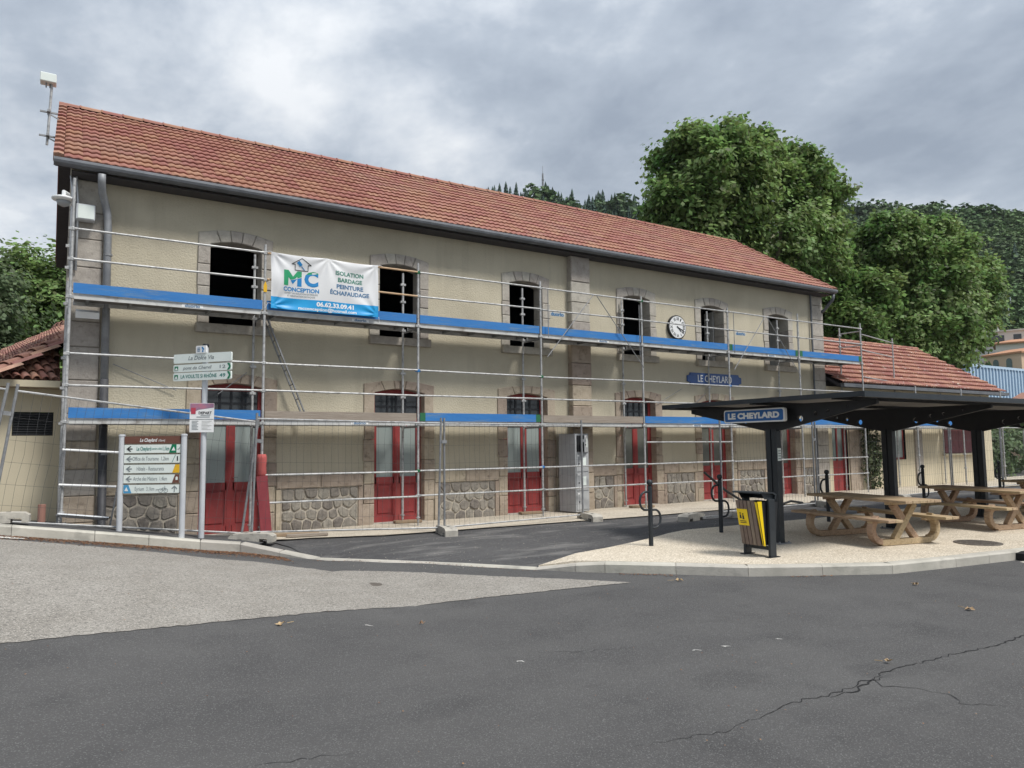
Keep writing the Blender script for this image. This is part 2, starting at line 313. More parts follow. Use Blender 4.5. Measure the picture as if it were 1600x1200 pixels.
def obj(name, mb, m, parent=None, smooth=False, base=None, fix=True):
    """one mesh object; vertices are given in world space; base = own origin for a top-level mesh"""
    org = Vector(base) if base is not None else (ORG[parent.name] if parent is not None else Vector((0, 0, 0)))
    me = bpy.data.meshes.new(name)
    me.from_pydata([(p[0]-org.x, p[1]-org.y, p[2]-org.z) for p in mb.v], [], mb.f)
    if fix:
        bm = bmesh.new(); bm.from_mesh(me); bmesh.ops.recalc_face_normals(bm, faces=bm.faces); bm.to_mesh(me); bm.free()
    if smooth: me.polygons.foreach_set('use_smooth', [True]*len(me.polygons))
    me.materials.append(m)
    o = link(name, me, parent)
    if base is not None: o.location = org
    ORG[o.name] = org
    return o
def thing(name, label, cat, loc=(0, 0, 0), group=None):
    o = bpy.data.objects.new(name, None); C.objects.link(o); o.location = loc; o.empty_display_size = 0.2
    ORG[o.name] = Vector(loc); o['label'] = label; o['category'] = cat
    if group: o['group'] = group
    return o
def tag(o, label=None, cat=None, group=None, kind=None):
    if label: o['label'] = label
    if cat: o['category'] = cat
    if group: o['group'] = group
    if kind: o['kind'] = kind
    return o
def copy_tree(o, parent=None):
    c = o.copy(); C.objects.link(c); c.parent = parent
    ORG[c.name] = ORG[o.name]
    for ch in list(o.children): copy_tree(ch, c)
    return c
def bevel(o, w, seg=1):
    bm = bmesh.new(); bm.from_mesh(o.data)
    bmesh.ops.bevel(bm, geom=[e for e in bm.edges if len(e.link_faces) == 2 and e.calc_face_angle(0) > 0.5], offset=w, segments=seg, affect='EDGES', clamp_overlap=True)
    bm.to_mesh(o.data); bm.free(); return o
def text_mesh(body, size, bold=0.0, shear=0.0, spacing=1.0):
    cu = bpy.data.curves.new('lettering', 'FONT'); cu.body = body; cu.size = 1.0; cu.align_x = 'CENTER'; cu.align_y = 'CENTER'
    cu.offset = bold; cu.shear = shear; cu.space_character = spacing; cu.extrude = 0.004; cu.resolution_u = 3
    t = bpy.data.objects.new('lettering', cu); C.objects.link(t)
    dg = bpy.context.evaluated_depsgraph_get(); dg.update()
    me = bpy.data.meshes.new_from_object(t.evaluated_get(dg))
    bpy.data.objects.remove(t); bpy.data.curves.remove(cu)
    co = np.zeros(len(me.vertices)*3); me.vertices.foreach_get('co', co); co = co.reshape(-1, 3)*size
    return me, co
def text(body, size, m, parent, origin, xdir, up=(0, 0, 1), width=None, bold=0.0, shear=0.0, warp=None, split=None, spacing=1.0, name='lettering', align='C'):
    """flat lettering; origin = its middle on the panel; xdir = reading direction"""
    me, co = text_mesh(body, size, bold, shear, spacing)
    w0, w1 = co[:, 0].min(), co[:, 0].max(); co[:, 0] -= (w0+w1)/2
    h0, h1 = co[:, 1].min(), co[:, 1].max()
    if width: co[:, 0] *= width/(w1-w0)
    if align == 'L': co[:, 0] += (width or (w1-w0))/2
    X = Vector(xdir).normalized(); Uv = Vector(up).normalized(); N = X.cross(Uv); org = Vector(origin)
    P = np.array(org)[None]+co[:, :1]*np.array(X)+co[:, 1:2]*np.array(Uv)+(co[:, 2:3]*0.25+0.0025)*np.array(N)
    if warp: P = warp(P)
    P = P-np.array(ORG[parent.name])
    me.vertices.foreach_set('co', P.ravel()); me.materials.clear(); me.materials.append(m); me.update()
    me.name = name
    o = link(name, me, parent); ORG[o.name] = ORG[parent.name]
    return o
def flat(name, pts, m, parent, n, off=0.002):                # thin printed shape on a panel: polygon + 1.5 mm thickness along normal n
    n = Vector(n).normalized(); mb = MB(); mb.extrude([Vector(p)+n*off for p in pts], n*0.0015)
    return obj(name, mb, m, parent)

# ------------------------------------------------------------------ ground heights
def ss(a, b, x):
    if a == b: return float(x >= a)
    t = min(1.0, max(0.0, (x-a)/(b-a))); return t*t*(3-2*t)
def rise(X):
    d = 2.4-X; d = 0 if d < -.6 else (d if d > .6 else (d+.6)**2/2.4)
    return .155*min(d, 5.0)
def bump_left(X): return .10*ss(3.5, 2.3, X)
def h_road(X, Y): return -.13+.12*ss(8.2, 11, Y)*max(ss(2.9, 5, X), ss(2.5, 3.3, X)*ss(11.2, 12.3, Y))+(rise(X)+bump_left(X))*ss(3, 10, Y)
def h_pav(X, Y): return (rise(X)+bump_left(X)*ss(14.0, 13.2, Y))*ss(3, 10, Y)
def sheet(name, poly, hf, m, off=0.0, lines=None, parent=None):
    bm = bmesh.new(); bm.faces.new([bm.verts.new((x, y, 0)) for x, y in poly])
    xs = [-12, -8, -6, -5, -4]+[-3+.5*i for i in range(18)]+[8, 12, 20, 30]; ys = [0, 2, 3]+[3.5+.5*i for i in range(23)]+[16, 20]
    for x in xs: bmesh.ops.bisect_plane(bm, geom=bm.verts[:]+bm.edges[:]+bm.faces[:], plane_co=(x, 0, 0), plane_no=(1, 0, 0))
    for y in ys: bmesh.ops.bisect_plane(bm, geom=bm.verts[:]+bm.edges[:]+bm.faces[:], plane_co=(0, y, 0), plane_no=(0, 1, 0))
    bmesh.ops.triangulate(bm, faces=bm.faces[:])
    for v in bm.verts: v.co.z = hf(v.co.x, v.co.y)+off
    bmesh.ops.recalc_face_normals(bm, faces=bm.faces)
    if bm.faces[:] and sum(f.normal.z for f in bm.faces) < 0: bmesh.ops.reverse_faces(bm, faces=bm.faces)
    me = bpy.data.meshes.new(name); bm.to_mesh(me); bm.free(); me.materials.append(m)
    o = link(name, me, parent); ORG[o.name] = Vector((0, 0, 0)); tag(o, kind='structure'); return o

g = MB(); g.add([(-700,-700,-.9),(700,-700,-.9),(700,700,-.9),(-700,700,-.9)], [(0,1,2,3)])
tag(obj('ground', g, m_earth), kind='structure')
sheet('road', [(-60,-40),(90,-40),(90,60),(-60,60)], h_road, m_asph)
# weathered pale asphalt wedge in the junction
def ragged(pts, step=.06, amp=.009):
    r = random.Random(3); o = []
    for a, b in zip(pts, pts[1:]+pts[:1]):
        n = max(1, int(math.dist(a, b)/step)) if a[0] > -3 else 1
        for k in range(n): o.append((a[0]+(b[0]-a[0])*k/n+r.gauss(0, amp)*(n > 1), a[1]+(b[1]-a[1])*k/n+r.gauss(0, amp)*(n > 1)))
    return o
sheet('worn_road_patch', ragged([(-9,11.6),(-3,11.75),(-.45,11.70),(.2,11.62),(1.2,11.35),(2.4,10.75),(3.2,10.1),(4.1,9.2),(4.99,8.32),(5.6,7.65),(6.13,7.0),(5.4,7.12),(4.5,7.24),(3.7,7.33),(2.97,7.32),(2.2,7.25),(1.62,7.12),(1.0,6.98),(.3,6.85),(-.4,6.72),(-2,6.5),(-9,5.9)]), h_road, m_old, 0.006)
# car park tarmac between island and station
sheet('car_park', [(3.45,11.1),(4.11,10.14),(4.96,9.32),(5.6,8.62),(7.0,8.6),(9.67,9.6),(13,9.5),(60,9.5),(60,12.0),(10.77,12.02),(7.6,12.18),(4.98,12.3),(3.78,12.75),(3.1,12.75)], h_road, m_park, 0.006)
sheet('pavement', [(2.75,13.1),(3.1,12.75),(3.78,12.75),(4.98,12.3),(7.6,12.18),(10.77,12.02),(60,12.0),(60,15),(2.75,15)], lambda X, Y: h_pav(X, Y)*ss(3.6, 2.8, X)+.012, m_strip, 0.006)
sheet('left_pavement', [(-9,12.42),(-.5,12.42),(2.1,12.28),(2.75,12.0),(3.1,12.75),(2.75,13.1),(2.75,15),(-9,15)], h_pav, m_park, 0.0)

# ------------------------------------------------------------------ kerbs, stone by stone
def kerb_run(parent, pts, top, bot, width, name='kerb_stone', step=1.0, side=1):
    """pts: plan polyline of the road-side face; top/bot: height functions; width: depth away from the road"""
    P = [Vector((x, y)) for x, y in pts]; run = []
    for a, b in zip(P, P[1:]):
        L = (b-a).length; n = max(1, round(L/step))
        for i in range(n): run.append((a.lerp(b, i/n), a.lerp(b, (i+1)/n)))
    for a, b in run:
        d = (b-a).normalized(); nr = Vector((-d.y, d.x))*side; e = d*.003
        p0, p1 = a+e, b-e; q0, q1 = p0+nr*width, p1+nr*width; v = []
        for p, w in ((p0, q0), (p1, q1)):
            zt = top(p.x, p.y); zb = bot(p.x, p.y)-.08
            i_ = p+nr*.025
            v += [(p.x, p.y, zb), (p.x, p.y, zt-.022), (i_.x, i_.y, zt), (w.x, w.y, zt), (w.x, w.y, zb)]
        mb = MB(); mb.add(v, [(0,1,6,5),(1,2,7,6),(2,3,8,7),(3,4,9,8),(4,3,2,1,0),(5,6,7,8,9)])
        obj(name, mb, m_kerb, parent)
kb = thing('kerb', '', '', (0, 0, 0)); del kb['label']; del kb['category']; kb['kind'] = 'structure'
kerb_run(kb, [(-6,12.25),(-.5,12.22),(.5,12.2),(1.2,12.14),(1.9,12.05),(2.45,11.88)], lambda X, Y: h_pav(X, Y)+.012, h_road, .17)
kerb_run(kb, [(2.45,11.88),(2.95,11.5),(3.36,11.05)], lambda X, Y: h_road(X, Y)+.022+(.118*(3.36-X)/.91 if X < 3.36 else 0), h_road, .17)
kerb_run(kb, [(3.36,11.05),(4.06,10.02),(4.88,9.2),(5.66,8.46)], lambda X, Y: h_road(X, Y)+.02, h_road, .13, step=.95)
ISL = [(5.66,8.46),(6.02,8.02),(6.3,7.74),(6.98,7.1),(7.62,6.45),(8.45,5.95),(9.27,5.50),(10.45,5.30),(11.83,5.10),(14,4.9),(24,4.3)]
isl_top = lambda X, Y: -.105+.105*ss(5.66, 6.2, X)
kerb_run(kb, ISL, isl_top, lambda X, Y: -.13, .16, step=.9)
# island slab behind its kerb
ins = [(5.78,8.56),(6.13,8.14),(6.41,7.86),(7.09,7.22),(7.73,6.57),(8.53,6.09),(9.31,5.65),(10.47,5.46),(11.85,5.26),(14.02,5.06),(24,4.46)]
back = [(60,4.4),(60,9.5),(22,9.75),(17.3,9.7),(13.5,9.62),(11.0,9.72),(9.9,9.78),(9.3,9.6),(8.45,9.24),(7.3,8.85),(6.5,8.66)]
mb = MB(); poly = ins+back
mb.add([(x, y, isl_top(x, y)+.002) for x, y in poly]+[(x, y, -.3) for x, y in poly], [tuple(range(len(poly)))]+[(i, len(poly)+i, len(poly)+(i+1) % len(poly), (i+1) % len(poly)) for i in range(len(poly))])
o = obj('island_paving', mb, m_grav); tag(o, kind='structure')

# ------------------------------------------------------------------ station building
YW = 14.1
XL, XR = .03, 20.56
ZE, YE, ZR, YR = 6.33, 13.62, 8.83, 17.55
YB = 2*YR-YE
WC = [2.73, 6.05, 9.25, 12.70, 15.53, 18.38]
st = thing('station_building', 'long two-storey beige station building with red doors and terracotta tiled roof', 'building', (10.3, 17.5, 0))
holes = []
for c in WC:
    holes.append((c-.56, c+.56, 3.80, 5.51)); holes.append((c-.66, c+.66, -.3, 2.84))
def wall_with_holes(x0, x1, z0, z1, holes, y):
    xs = sorted({x0, x1, *[h[0] for h in holes], *[h[1] for h in holes]}); zs = sorted({z0, z1, *[h[2] for h in holes], *[h[3] for h in holes]})
    mb = MB()
    for a, b in zip(xs, xs[1:]):
        for c, d in zip(zs, zs[1:]):
            mx, mz = (a+b)/2, (c+d)/2
            if any(h[0] < mx < h[1] and h[2] < mz < h[3] for h in holes): continue
            mb.add([(a, y, c), (b, y, c), (b, y, d), (a, y, d)], [(0, 1, 2, 3)])
    return mb
wm = wall_with_holes(XL, XR, -.3, 6.5, holes, YW)
zg = ZR-.12
for x in (XL, XR):                                            # gables and rear
    wm.add([(x, YW, -.3), (x, YB-.48, -.3), (x, YB-.48, 6.5), (x, YR, zg), (x, YW, 6.5)], [(0, 1, 2, 3, 4)])
wm.add([(XL, YB-.48, -.3), (XR, YB-.48, -.3), (XR, YB-.48, 6.5), (XL, YB-.48, 6.5)], [(0, 1, 2, 3)])
obj('wall', wm, m_plaster, st, fix=False)
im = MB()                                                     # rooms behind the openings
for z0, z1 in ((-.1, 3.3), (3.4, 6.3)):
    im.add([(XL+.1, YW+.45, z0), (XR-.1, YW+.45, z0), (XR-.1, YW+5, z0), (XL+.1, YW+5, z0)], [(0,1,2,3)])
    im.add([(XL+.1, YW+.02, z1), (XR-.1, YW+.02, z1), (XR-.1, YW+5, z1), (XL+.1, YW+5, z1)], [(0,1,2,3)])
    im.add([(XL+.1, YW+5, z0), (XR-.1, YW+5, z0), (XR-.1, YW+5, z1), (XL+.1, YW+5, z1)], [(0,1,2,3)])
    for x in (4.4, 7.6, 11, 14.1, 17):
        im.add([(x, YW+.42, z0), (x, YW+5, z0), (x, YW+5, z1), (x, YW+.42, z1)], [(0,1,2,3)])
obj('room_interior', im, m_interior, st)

def arch_z(dx, half, spring, crown):
    r = (half*half+(crown-spring)**2)/(2*(crown-spring)); return crown-r+math.sqrt(max(0, r*r-dx*dx))
def jamb_stones(c, hi, ho, z0, z1, n, m, yf=14.068, yb=14.44):
    for s in (-1, 1):
        zs = [z0]
        for i in range(n): zs.append(z0+(z1-z0)*(i+1)/n+(rnd.uniform(-.05, .05) if i < n-1 else 0))
        for a, b in zip(zs, zs[1:]):
            w = ho+rnd.uniform(-.012, .03); xa, xb = (c+hi, c+w) if s > 0 else (c-w, c-hi)
            mb = MB(); mb.slabxz([(xa, a+.004), (xb, a+.004), (xb, b-.004), (xa, b-.004)], yf+rnd.uniform(-.006, .006), yb, .012)
            obj('jamb_stone', mb, m, st)
def voussoirs(c, hi, ho, spring, crown, oz_end, oz_crown, imp, m, yf=14.066, yb=14.44):
    ib = [-hi, -.28*hi/.46, -.09*hi/.46, .09*hi/.46, .28*hi/.46, hi]; ob = [-ho, -.36*ho/.67, -.12*ho/.67, .12*ho/.67, .36*ho/.67, ho]
    zi = lambda x: arch_z(x, hi, spring, crown); zo = lambda x: arch_z(x, ho, oz_end, oz_crown)
    for k in range(5):
        e = .004; i0, i1, o0, o1 = ib[k]+e, ib[k+1]-e, ob[k]+e, ob[k+1]-e
        if k == 0: pl = [(-hi, imp+.004), (-hi, zi(-hi)), (i1, zi(i1)), (o1, zo(o1)), (-ho, zo(-ho)), (-ho, imp+.004)]
        elif k == 4: pl = [(hi, imp+.004), (ho, imp+.004), (ho, zo(ho)), (o0, zo(o0)), (i0, zi(i0)), (hi, zi(hi))]
        else: pl = [(i0, zi(i0)), (i1, zi(i1)), (o1, zo(o1)), ((o0+o1)/2, zo((o0+o1)/2)), (o0, zo(o0))]
        if k == 0: pl = pl[::-1][::-1]
        mb = MB(); mb.slabxz([(c+x, z) for x, z in pl], yf+rnd.uniform(-.006, .006), yb, .012)
        obj('arch_stone', mb, m, st)
for i, c in enumerate(WC):
    jamb_stones(c, .46, .665, 3.88, 5.33, 4, m_greystone)
    voussoirs(c, .46, .67, 5.37, 5.45, 5.57, 5.67, 5.33, m_greystone)
    mb = MB(); mb.slabxz([(c-.69, 3.71), (c+.69, 3.71), (c+.69, 3.875), (c-.69, 3.875)], 13.985, 14.44, .015); obj('window_sill', mb, m_greystone, st)
    jamb_stones(c, .56, .785, -.05, 2.66, 6, m_pinkstone)
    voussoirs(c, .56, .79, 2.70, 2.79, 2.88, 2.965, 2.66, m_pinkstone)
    mb = MB(); mb.box(c-.6, c+.6, 14.06, 14.46, -.2, .035); obj('door_step', mb, m_conc, st)

# inside the upper openings: opened casement leaves (bays 4 to 6)
for c, dx in ((WC[4], .36), (WC[5], .38)):
    wl = MB()
    a0 = Vector((c+.45, 14.46, 0)); a1 = Vector((c+.46, 14.80, 0))
    for z0, z1 in ((3.9, 5.37),):
        d = (a1-a0).normalized(); n = Vector((-d.y, d.x, 0))
        L = (a1-a0).length
        for u0, u1, za, zb, t in ((0, .08, z0, z1, .02), (L-.08, L, z0, z1, .02), (.08, L-.08, z0, z0+.12, .018), (.08, L-.08, z1-.1, z1, .018), (.08, L-.08, 4.55, 4.63, .018), (.08, L-.08, z0+.12, z1-.1, .006)):
            wl.obox(a0+d*(u0+u1)/2+Vector((0, 0, (za+zb)/2)), d*(u1-u0)/2, n*t, Vector((0, 0, (zb-za)/2)))
    obj('casement_leaf', wl, m_shutgrey, st)

# doors
def door(c, hi, zb=.036, y=14.26, glass_m=m_skyfilm, parent=st):
    dz = MB()
    def fr(mb, x0, x1, z0, z1, t=.05, yy=y): mb.box(c+x0, c+x1, yy, yy+t, z0, z1)
    d = MB()
    w = .075
    fr(d, -hi, -hi+w, zb, 2.72); fr(d, hi-w, hi, zb, 2.72)                      # frame
    fr(d, -hi+w, hi-w, 2.10, 2.20, .055); fr(d, -hi+w, hi-w, 2.66, 2.80, .055)
    fr(d, -.045, .045, zb, 2.10, .06, y-.006)                                   # meeting stiles
    fr(d, -hi+w, -.055, .82, .96, .045); fr(d, .055, hi-w, .82, .96, .045)
    fr(d, -hi+w, -.055, zb, .17, .045); fr(d, .055, hi-w, zb, .17, .045)
    fr(d, -hi+w, -.055, 2.02, 2.10, .045); fr(d, .055, hi-w, 2.02, 2.10, .045)
    for s0, s1 in ((-hi+w, -.045), (.045, hi-w)):
        fr(d, s0, s0+.035, .17, 2.02, .044); fr(d, s1-.035, s1, .17, 2.02, .044)
    o = obj('door', d, m_red, parent)
    for s0, s1 in ((-hi+w+.035, -.08), (.08, hi-w-.035)):
        p = MB(); p.box(c+s0, c+s1, y+.024, y+.04, .17, .82); p.slabxz([(c+s0+.035, .205), (c+s1-.035, .205), (c+s1-.035, .785), (c+s0+.035, .785)], y+.008, y+.03, .012)
        obj('door_panel', p, m_red, o)
        p = MB(); p.box(c+s0, c+s1, y+.02, y+.03, .96, 2.02); obj('pane', p, glass_m, o)
    t = MB(); t.box(c-hi+w, c+hi-w, y+.03, y+.04, 2.20, 2.66); obj('transom_pane', t, m_dkglass, o)
    t = MB()
    for x in (-.36*hi, 0, .36*hi): t.box(c+x-.022, c+x+.022, y+.012, y+.029, 2.20, 2.66)
    t.box(c-hi+w, c+hi-w, y+.014, y+.028, 2.41, 2.45); obj('glazing_bar', t, m_mullion, o)
    k = MB(); k.tube((c+.06, y-.01, 1.05), (c+.06, y-.045, 1.05), .007); k.tube((c+.06, y-.045, 1.05), (c+.14, y-.045, 1.05), .006)
    obj('handle', k, m_galv_d, o)
for i, c in enumerate(WC):
    door(c, .555, glass_m=m_skyfilm if i < 3 else mat('dim_pane', (0.09, 0.095, 0.08), (0.16, 0.165, 0.145), 1.2, 0.2, spec=0.6) if i == 3 else bpy.data.materials['dim_pane'])

# corner piers, pilaster
def pier(x0, x1, yf, yb, z0, z1, m, nm='quoin_stone', h=.5, side=False):
    z = z0
    while z < z1-.1:
        b = min(z1, z+h+rnd.uniform(-.07, .07))
        if z1-b < .25: b = z1
        mb = MB(); w = rnd.uniform(-.012, .012)
        mb.slabxz([(x0-w*side, z+.004), (x1+w, z+.004), (x1+w, b-.004), (x0-w*side, b-.004)], yf+rnd.uniform(-.01, .008), yb, .016)
        obj(nm, mb, m(z) if callable(m) else m, st); z = b
pier(.022, .55, 14.06, 14.3, -.1, 6.2, lambda z: m_greystone if z > 1.9 else m_pinkstone if rnd.random() < .5 else m_greystone)
pier(10.47, 11.05, 13.93, 14.12, -.1, 6.2, lambda z: m_pinkstone if z < 3.6 else m_greystone, 'pilaster_stone', side=True)
pier(19.98, 20.57, 14.06, 14.3, -.1, 6.2, m_greystone)

# plinth panels: coping blocks, frame and rubble infill
from mathutils import geometry as _geo
def voronoi_cells(x0, x1, z0, z1, n, seed):
    r = random.Random(seed); pts = []
    nx = max(2, round(math.sqrt(n*(x1-x0)/(z1-z0)))); nz = max(2, round(n/nx))
    for j in range(nz):
        for i in range(nx):
            pts.append((x0+(i+.5+(.25 if j % 2 else -.25)+r.uniform(-.24, .24))*(x1-x0)/nx, z0+(j+.5+r.uniform(-.24, .24))*(z1-z0)/nz))
    cells = []
    for i, p in enumerate(pts):
        poly = [(x0, z0), (x1, z0), (x1, z1), (x0, z1)]
        for j, q in enumerate(pts):
            if i == j: continue
            mx, mz = (p[0]+q[0])/2, (p[1]+q[1])/2; dx, dz = q[0]-p[0], q[1]-p[1]
            new = []
            for a, b in zip(poly, poly[1:]+poly[:1]):
                da = (a[0]-mx)*dx+(a[1]-mz)*dz; db = (b[0]-mx)*dx+(b[1]-mz)*dz
                if da <= 0: new.append(a)
                if (da < 0 < db) or (db < 0 < da):
                    t = da/(da-db); new.append((a[0]+(b[0]-a[0])*t, a[1]+(b[1]-a[1])*t))
            poly = new
            if len(poly) < 3: break
        if len(poly) >= 3: cells.append((p, poly))
    return cells
spans = [(.57, WC[0]-.80)]+[(a+.80, b-.80) for a, b in zip(WC, WC[1:])]+[(WC[5]+.80, 19.97)]
fm = MB()
for k, (x0, x1) in enumerate(spans):
    segs = [(x0, x1)] if k != 3 else [(x0, 10.45), (11.07, x1)]
    for a, b in segs:
        if b-a < .3: continue
        n = max(1, round((b-a)/.7)); xs = [a]+[a+(b-a)*(i+1)/n+(rnd.uniform(-.1, .1) if i < n-1 else 0) for i in range(n)]
        for u, v in zip(xs, xs[1:]):
            mb = MB(); mb.slabxz([(u+.004, .815), (v-.004, .815), (v-.004, 1.05), (u+.004, 1.05)], 14.048+rnd.uniform(-.006, .006), 14.2, .014); obj('plinth_stone', mb, m_pinkstone, st)
        fm = MB(); fm.box(a, b, 14.086, 14.12, -.2, .815); obj('mortar_bed', fm, m_mortar, st)
        for u, v in ((a, a+.10), (b-.10, b)):
            mb = MB(); mb.slabxz([(u+.003, -.05), (v-.003, -.05), (v-.003, .805), (u+.003, .805)], 14.058, 14.2, .012); obj('plinth_stone', mb, m_pinkstone, st)
        for p, cell in voronoi_cells(a+.11, b-.11, -.02, .80, max(5, round((b-a-.22)*17)), 100+k):
            cxm = sum(q[0] for q in cell)/len(cell); czm = sum(q[1] for q in cell)/len(cell)
            pl = []
            for q, w in zip(cell, cell[1:]+cell[:1]):                     # soften corners, shrink for the joint
                for t in (.16, .84):
                    X, Z = q[0]+(w[0]-q[0])*t, q[1]+(w[1]-q[1])*t; d = math.hypot(X-cxm, Z-czm) or 1
                    kf = max(.5, 1-.013/d); pl.append((cxm+(X-cxm)*kf, czm+(Z-czm)*kf))
            mb = MB(); mb.slabxz(pl, 14.062+rnd.uniform(-.012, .012), 14.11, .014); obj('rubble_stone', mb, m_rubble, st)

# roof
XV0, XV1 = -.22, 20.62
rdir = Vector((0, YR-YE, ZR-ZE)); RL = rdir.length; rdir.normalize(); rnor = Vector((0, -rdir.z, rdir.y))
rb = MB()
for s in (1, -1):
    def yy(y): return y if s == 1 else 2*YR-y
    a, b = (YE+.03, ZE-.02), (YR, ZR-.02)
    v = [(XV0+.02, yy(a[0]), a[1]), (XV1-.02, yy(a[0]), a[1]), (XV1-.02, yy(b[0]), b[1]), (XV0+.02, yy(b[0]), b[1])]
    rb.add(v+[(x, y, z-.09) for x, y, z in v], [(0,1,2,3),(7,6,5,4),(0,4,5,1),(1,5,6,2),(2,6,7,3),(3,7,4,0)])
rb.box(XL, XR, YE+.1, YW+.05, 6.20, 6.225)                     # boxed soffit
obj('roof_boarding', rb, m_darkwood, st)
rr = MB(); rr.add([(XV0, YB, ZE+.03), (XV1, YB, ZE+.03), (XV1, YR, ZR+.03), (XV0, YR, ZR+.03)], [(0,1,2,3)])
obj('rear_roof_slope', rr, m_tile, st)
TW, TE, TLEN = .2708, .345, .40
def tile_verts(w=TW, ln=TLEN, hump=.030, lift0=.060, lift1=.006, thick=.03, npt=9, two=True):
    v = []; n = npt
    for sidx, (s, lift) in enumerate(((0, lift0), (ln, lift1))):
        for i in range(n):
            x = w*i/(n-1); h = hump*(.5-.5*math.cos((4 if two else 2)*PI*i/(n-1)))
            v.append((x, s, lift+h))
    for i in range(n): v.append((w*i/(n-1), 0.004, v[i][2]-thick))
    f = [(i, i+1, n+i+1, n+i) for i in range(n-1)]+[(2*n+i, 2*n+i+1, i+1, i) for i in range(n-1)]
    return np.array(v), f
tv, tf = tile_verts(hump=.019, lift0=.042)
def slope_pt(P, x0, s0, origin, ud, nd, xd=(1, 0, 0)):
    """tile coords (x, s, h) to world on a roof plane"""
    P = np.asarray(P); o = np.array(origin); return o+np.outer(P[:, 0]+x0, xd)+np.outer(P[:, 1]+s0, ud)+np.outer(P[:, 2], nd)
eave0 = (0, YE-.03, ZE+.005)
tile_me = bpy.data.meshes.new('roof_tile'); tile_me.from_pydata(slope_pt(tv, 0, 0, (0, 0, 0), rdir, rnor).tolist(), [], tf)
tile_me.materials.append(m_tile); tile_me.polygons.foreach_set('use_smooth', [True]*8+[False]*8)
ncol = int((XV1-XV0-.14)/TW); nrow = 14
mv, mf = [], []
for r in range(nrow):
    s0 = r*TE*(RL/(nrow*TE)) if False else r*(RL-.02)/nrow
    for c in range(ncol):
        x0 = XV0+.14+c*TW; sag = .012*math.sin(c*.23)*math.sin(r*.4)+(rnd.uniform(.01, .03) if rnd.random() < .02 else 0); jit = (rnd.uniform(-.003, .003), rnd.uniform(-.008, .007)-sag, rnd.uniform(-.003, .004))
        if c < 21:
            o = link('roof_tile', tile_me, st); p = Vector(eave0)+Vector((x0+jit[0], 0, 0))+rdir*(s0+jit[1])+rnor*jit[2]
            o.location = p-ORG[st.name]; ORG[o.name] = p
        else:
            base = len(mv)*0
            off = len(mv); P = slope_pt(tv, x0+jit[0], s0+jit[1], eave0, rdir, rnor); P = P+np.array(rnor)*jit[2]
            mv += P.tolist(); mf += [tuple(i+off for i in q) for q in tf]
t = MB(); t.v = mv; t.f = mf
o = obj('roof_tile_field', t, m_tile, st, fix=False); o['kind'] = 'stuff'
for r in range(nrow):                                          # verge tiles at both gable edges
    s0 = r*(RL-.02)/nrow
    for xa, xb in ((XV0-.01, XV0+.135), (XV1-.12, XV1+.02)):
        v = MB(); P = np.array([(x, s, l+h) for s, l in ((0, .062), (TLEN, .012)) for x, h in ((xa, -.12), (xa, .02), ((xa+xb)/2, .035), (xb, .02), (xb, -.05))])
        P = slope_pt(P, 0, s0, eave0, rdir, rnor)
        v.add(P.tolist(), [(0,1,6,5),(1,2,7,6),(2,3,8,7),(3,4,9,8),(4,3,2,1,0)]); obj('verge_tile', v, m_tile, st)
nr_ = 52; rw = (XV1-XV0+.02)/nr_
rid = []
for i in range(nr_):
    x0 = XV0-.01+i*rw; mb = MB(); prof = [(YR+.135*math.cos(a), ZR-.015+.10*math.sin(a)+.02) for a in [PI*k/6 for k in range(7)]]
    v = [(x0, y, z) for y, z in prof]+[(x0+rw*.93, y, z-.006) for y, z in prof]+[(x0+rw*.93, y*1.0+(y-YR)*.10, z+.008) for y, z in prof]+[(x0+rw*.998, y+(y-YR)*.10, z+.008) for y, z in prof]
    f = [(r_*7+k, r_*7+k+1, (r_+1)*7+k+1, (r_+1)*7+k) for r_ in range(3) for k in range(6)]+[(6,5,4,3,2,1,0), (21,22,23,24,25,26,27)]
    mb.add(v, f); obj('ridge_tile', mb, m_tile, st)
# gutter, downpipes
gp = [(YE-.045, ZE+.02), (YE-.075, ZE+.025), (YE-.095, ZE+.005), (YE-.10, ZE-.045), (YE-.085, ZE-.10), (YE-.035, ZE-.135), (YE+.03, ZE-.14), (YE+.07, ZE-.12), (YE+.075, ZE-.02), (YE+.065, ZE-.02), (YE+.06, ZE-.11), (YE+.02, ZE-.128), (YE-.03, ZE-.122), (YE-.075, ZE-.09), (YE-.088, ZE-.04), (YE-.082, ZE)]
gp = [(y, ZE+(z-ZE)*.72) for y, z in gp]
mb = MB(); mb.extrude([(XV0, y, z) for y, z in gp], (XV1-XV0, 0, 0)); obj('gutter', mb, m_zinc, st)
mb = MB(); mb.path([(.47, YE-.01, 6.2), (.47, YE+.02, 6.08), (.49, YE+.14, 5.92), (.56, 13.96, 5.74), (.585, 13.975, 5.62), (.60, 13.98, 5.4), (.628, 13.98, 2.75)], .062, 12); dp = obj('downpipe', mb, m_pipe, st, smooth=True)
mb = MB(); mb.path([(.628, 13.98, 2.78), (.66, 13.98, .30), (.66, 13.9, .2)], .067, 12); obj('downpipe', mb, m_iron, st, smooth=True)
for z in (4.9, 3.2, 1.5):
    mb = MB(); mb.lathe((.607+(5.4-z)*.0118, 13.98, z), [(.071, 0), (.071, .035)], 14); obj('pipe_bracket', mb, m_galv_d, dp)
mb = MB(); mb.path([(XV1-.12, YE-.01, 6.2), (XV1-.12, YE+.02, 6.05), (XV1-.10, YE+.35, 5.75), (XV1-.10, YE+.9, 5.6)], .05, 10); obj('downpipe', mb, m_zinc, st, smooth=True)
mb = MB(); mb.tube((19.93, 14.03, 6.2), (19.93, 14.03, .0), .03, 8); obj('downpipe', mb, m_zinc, st)

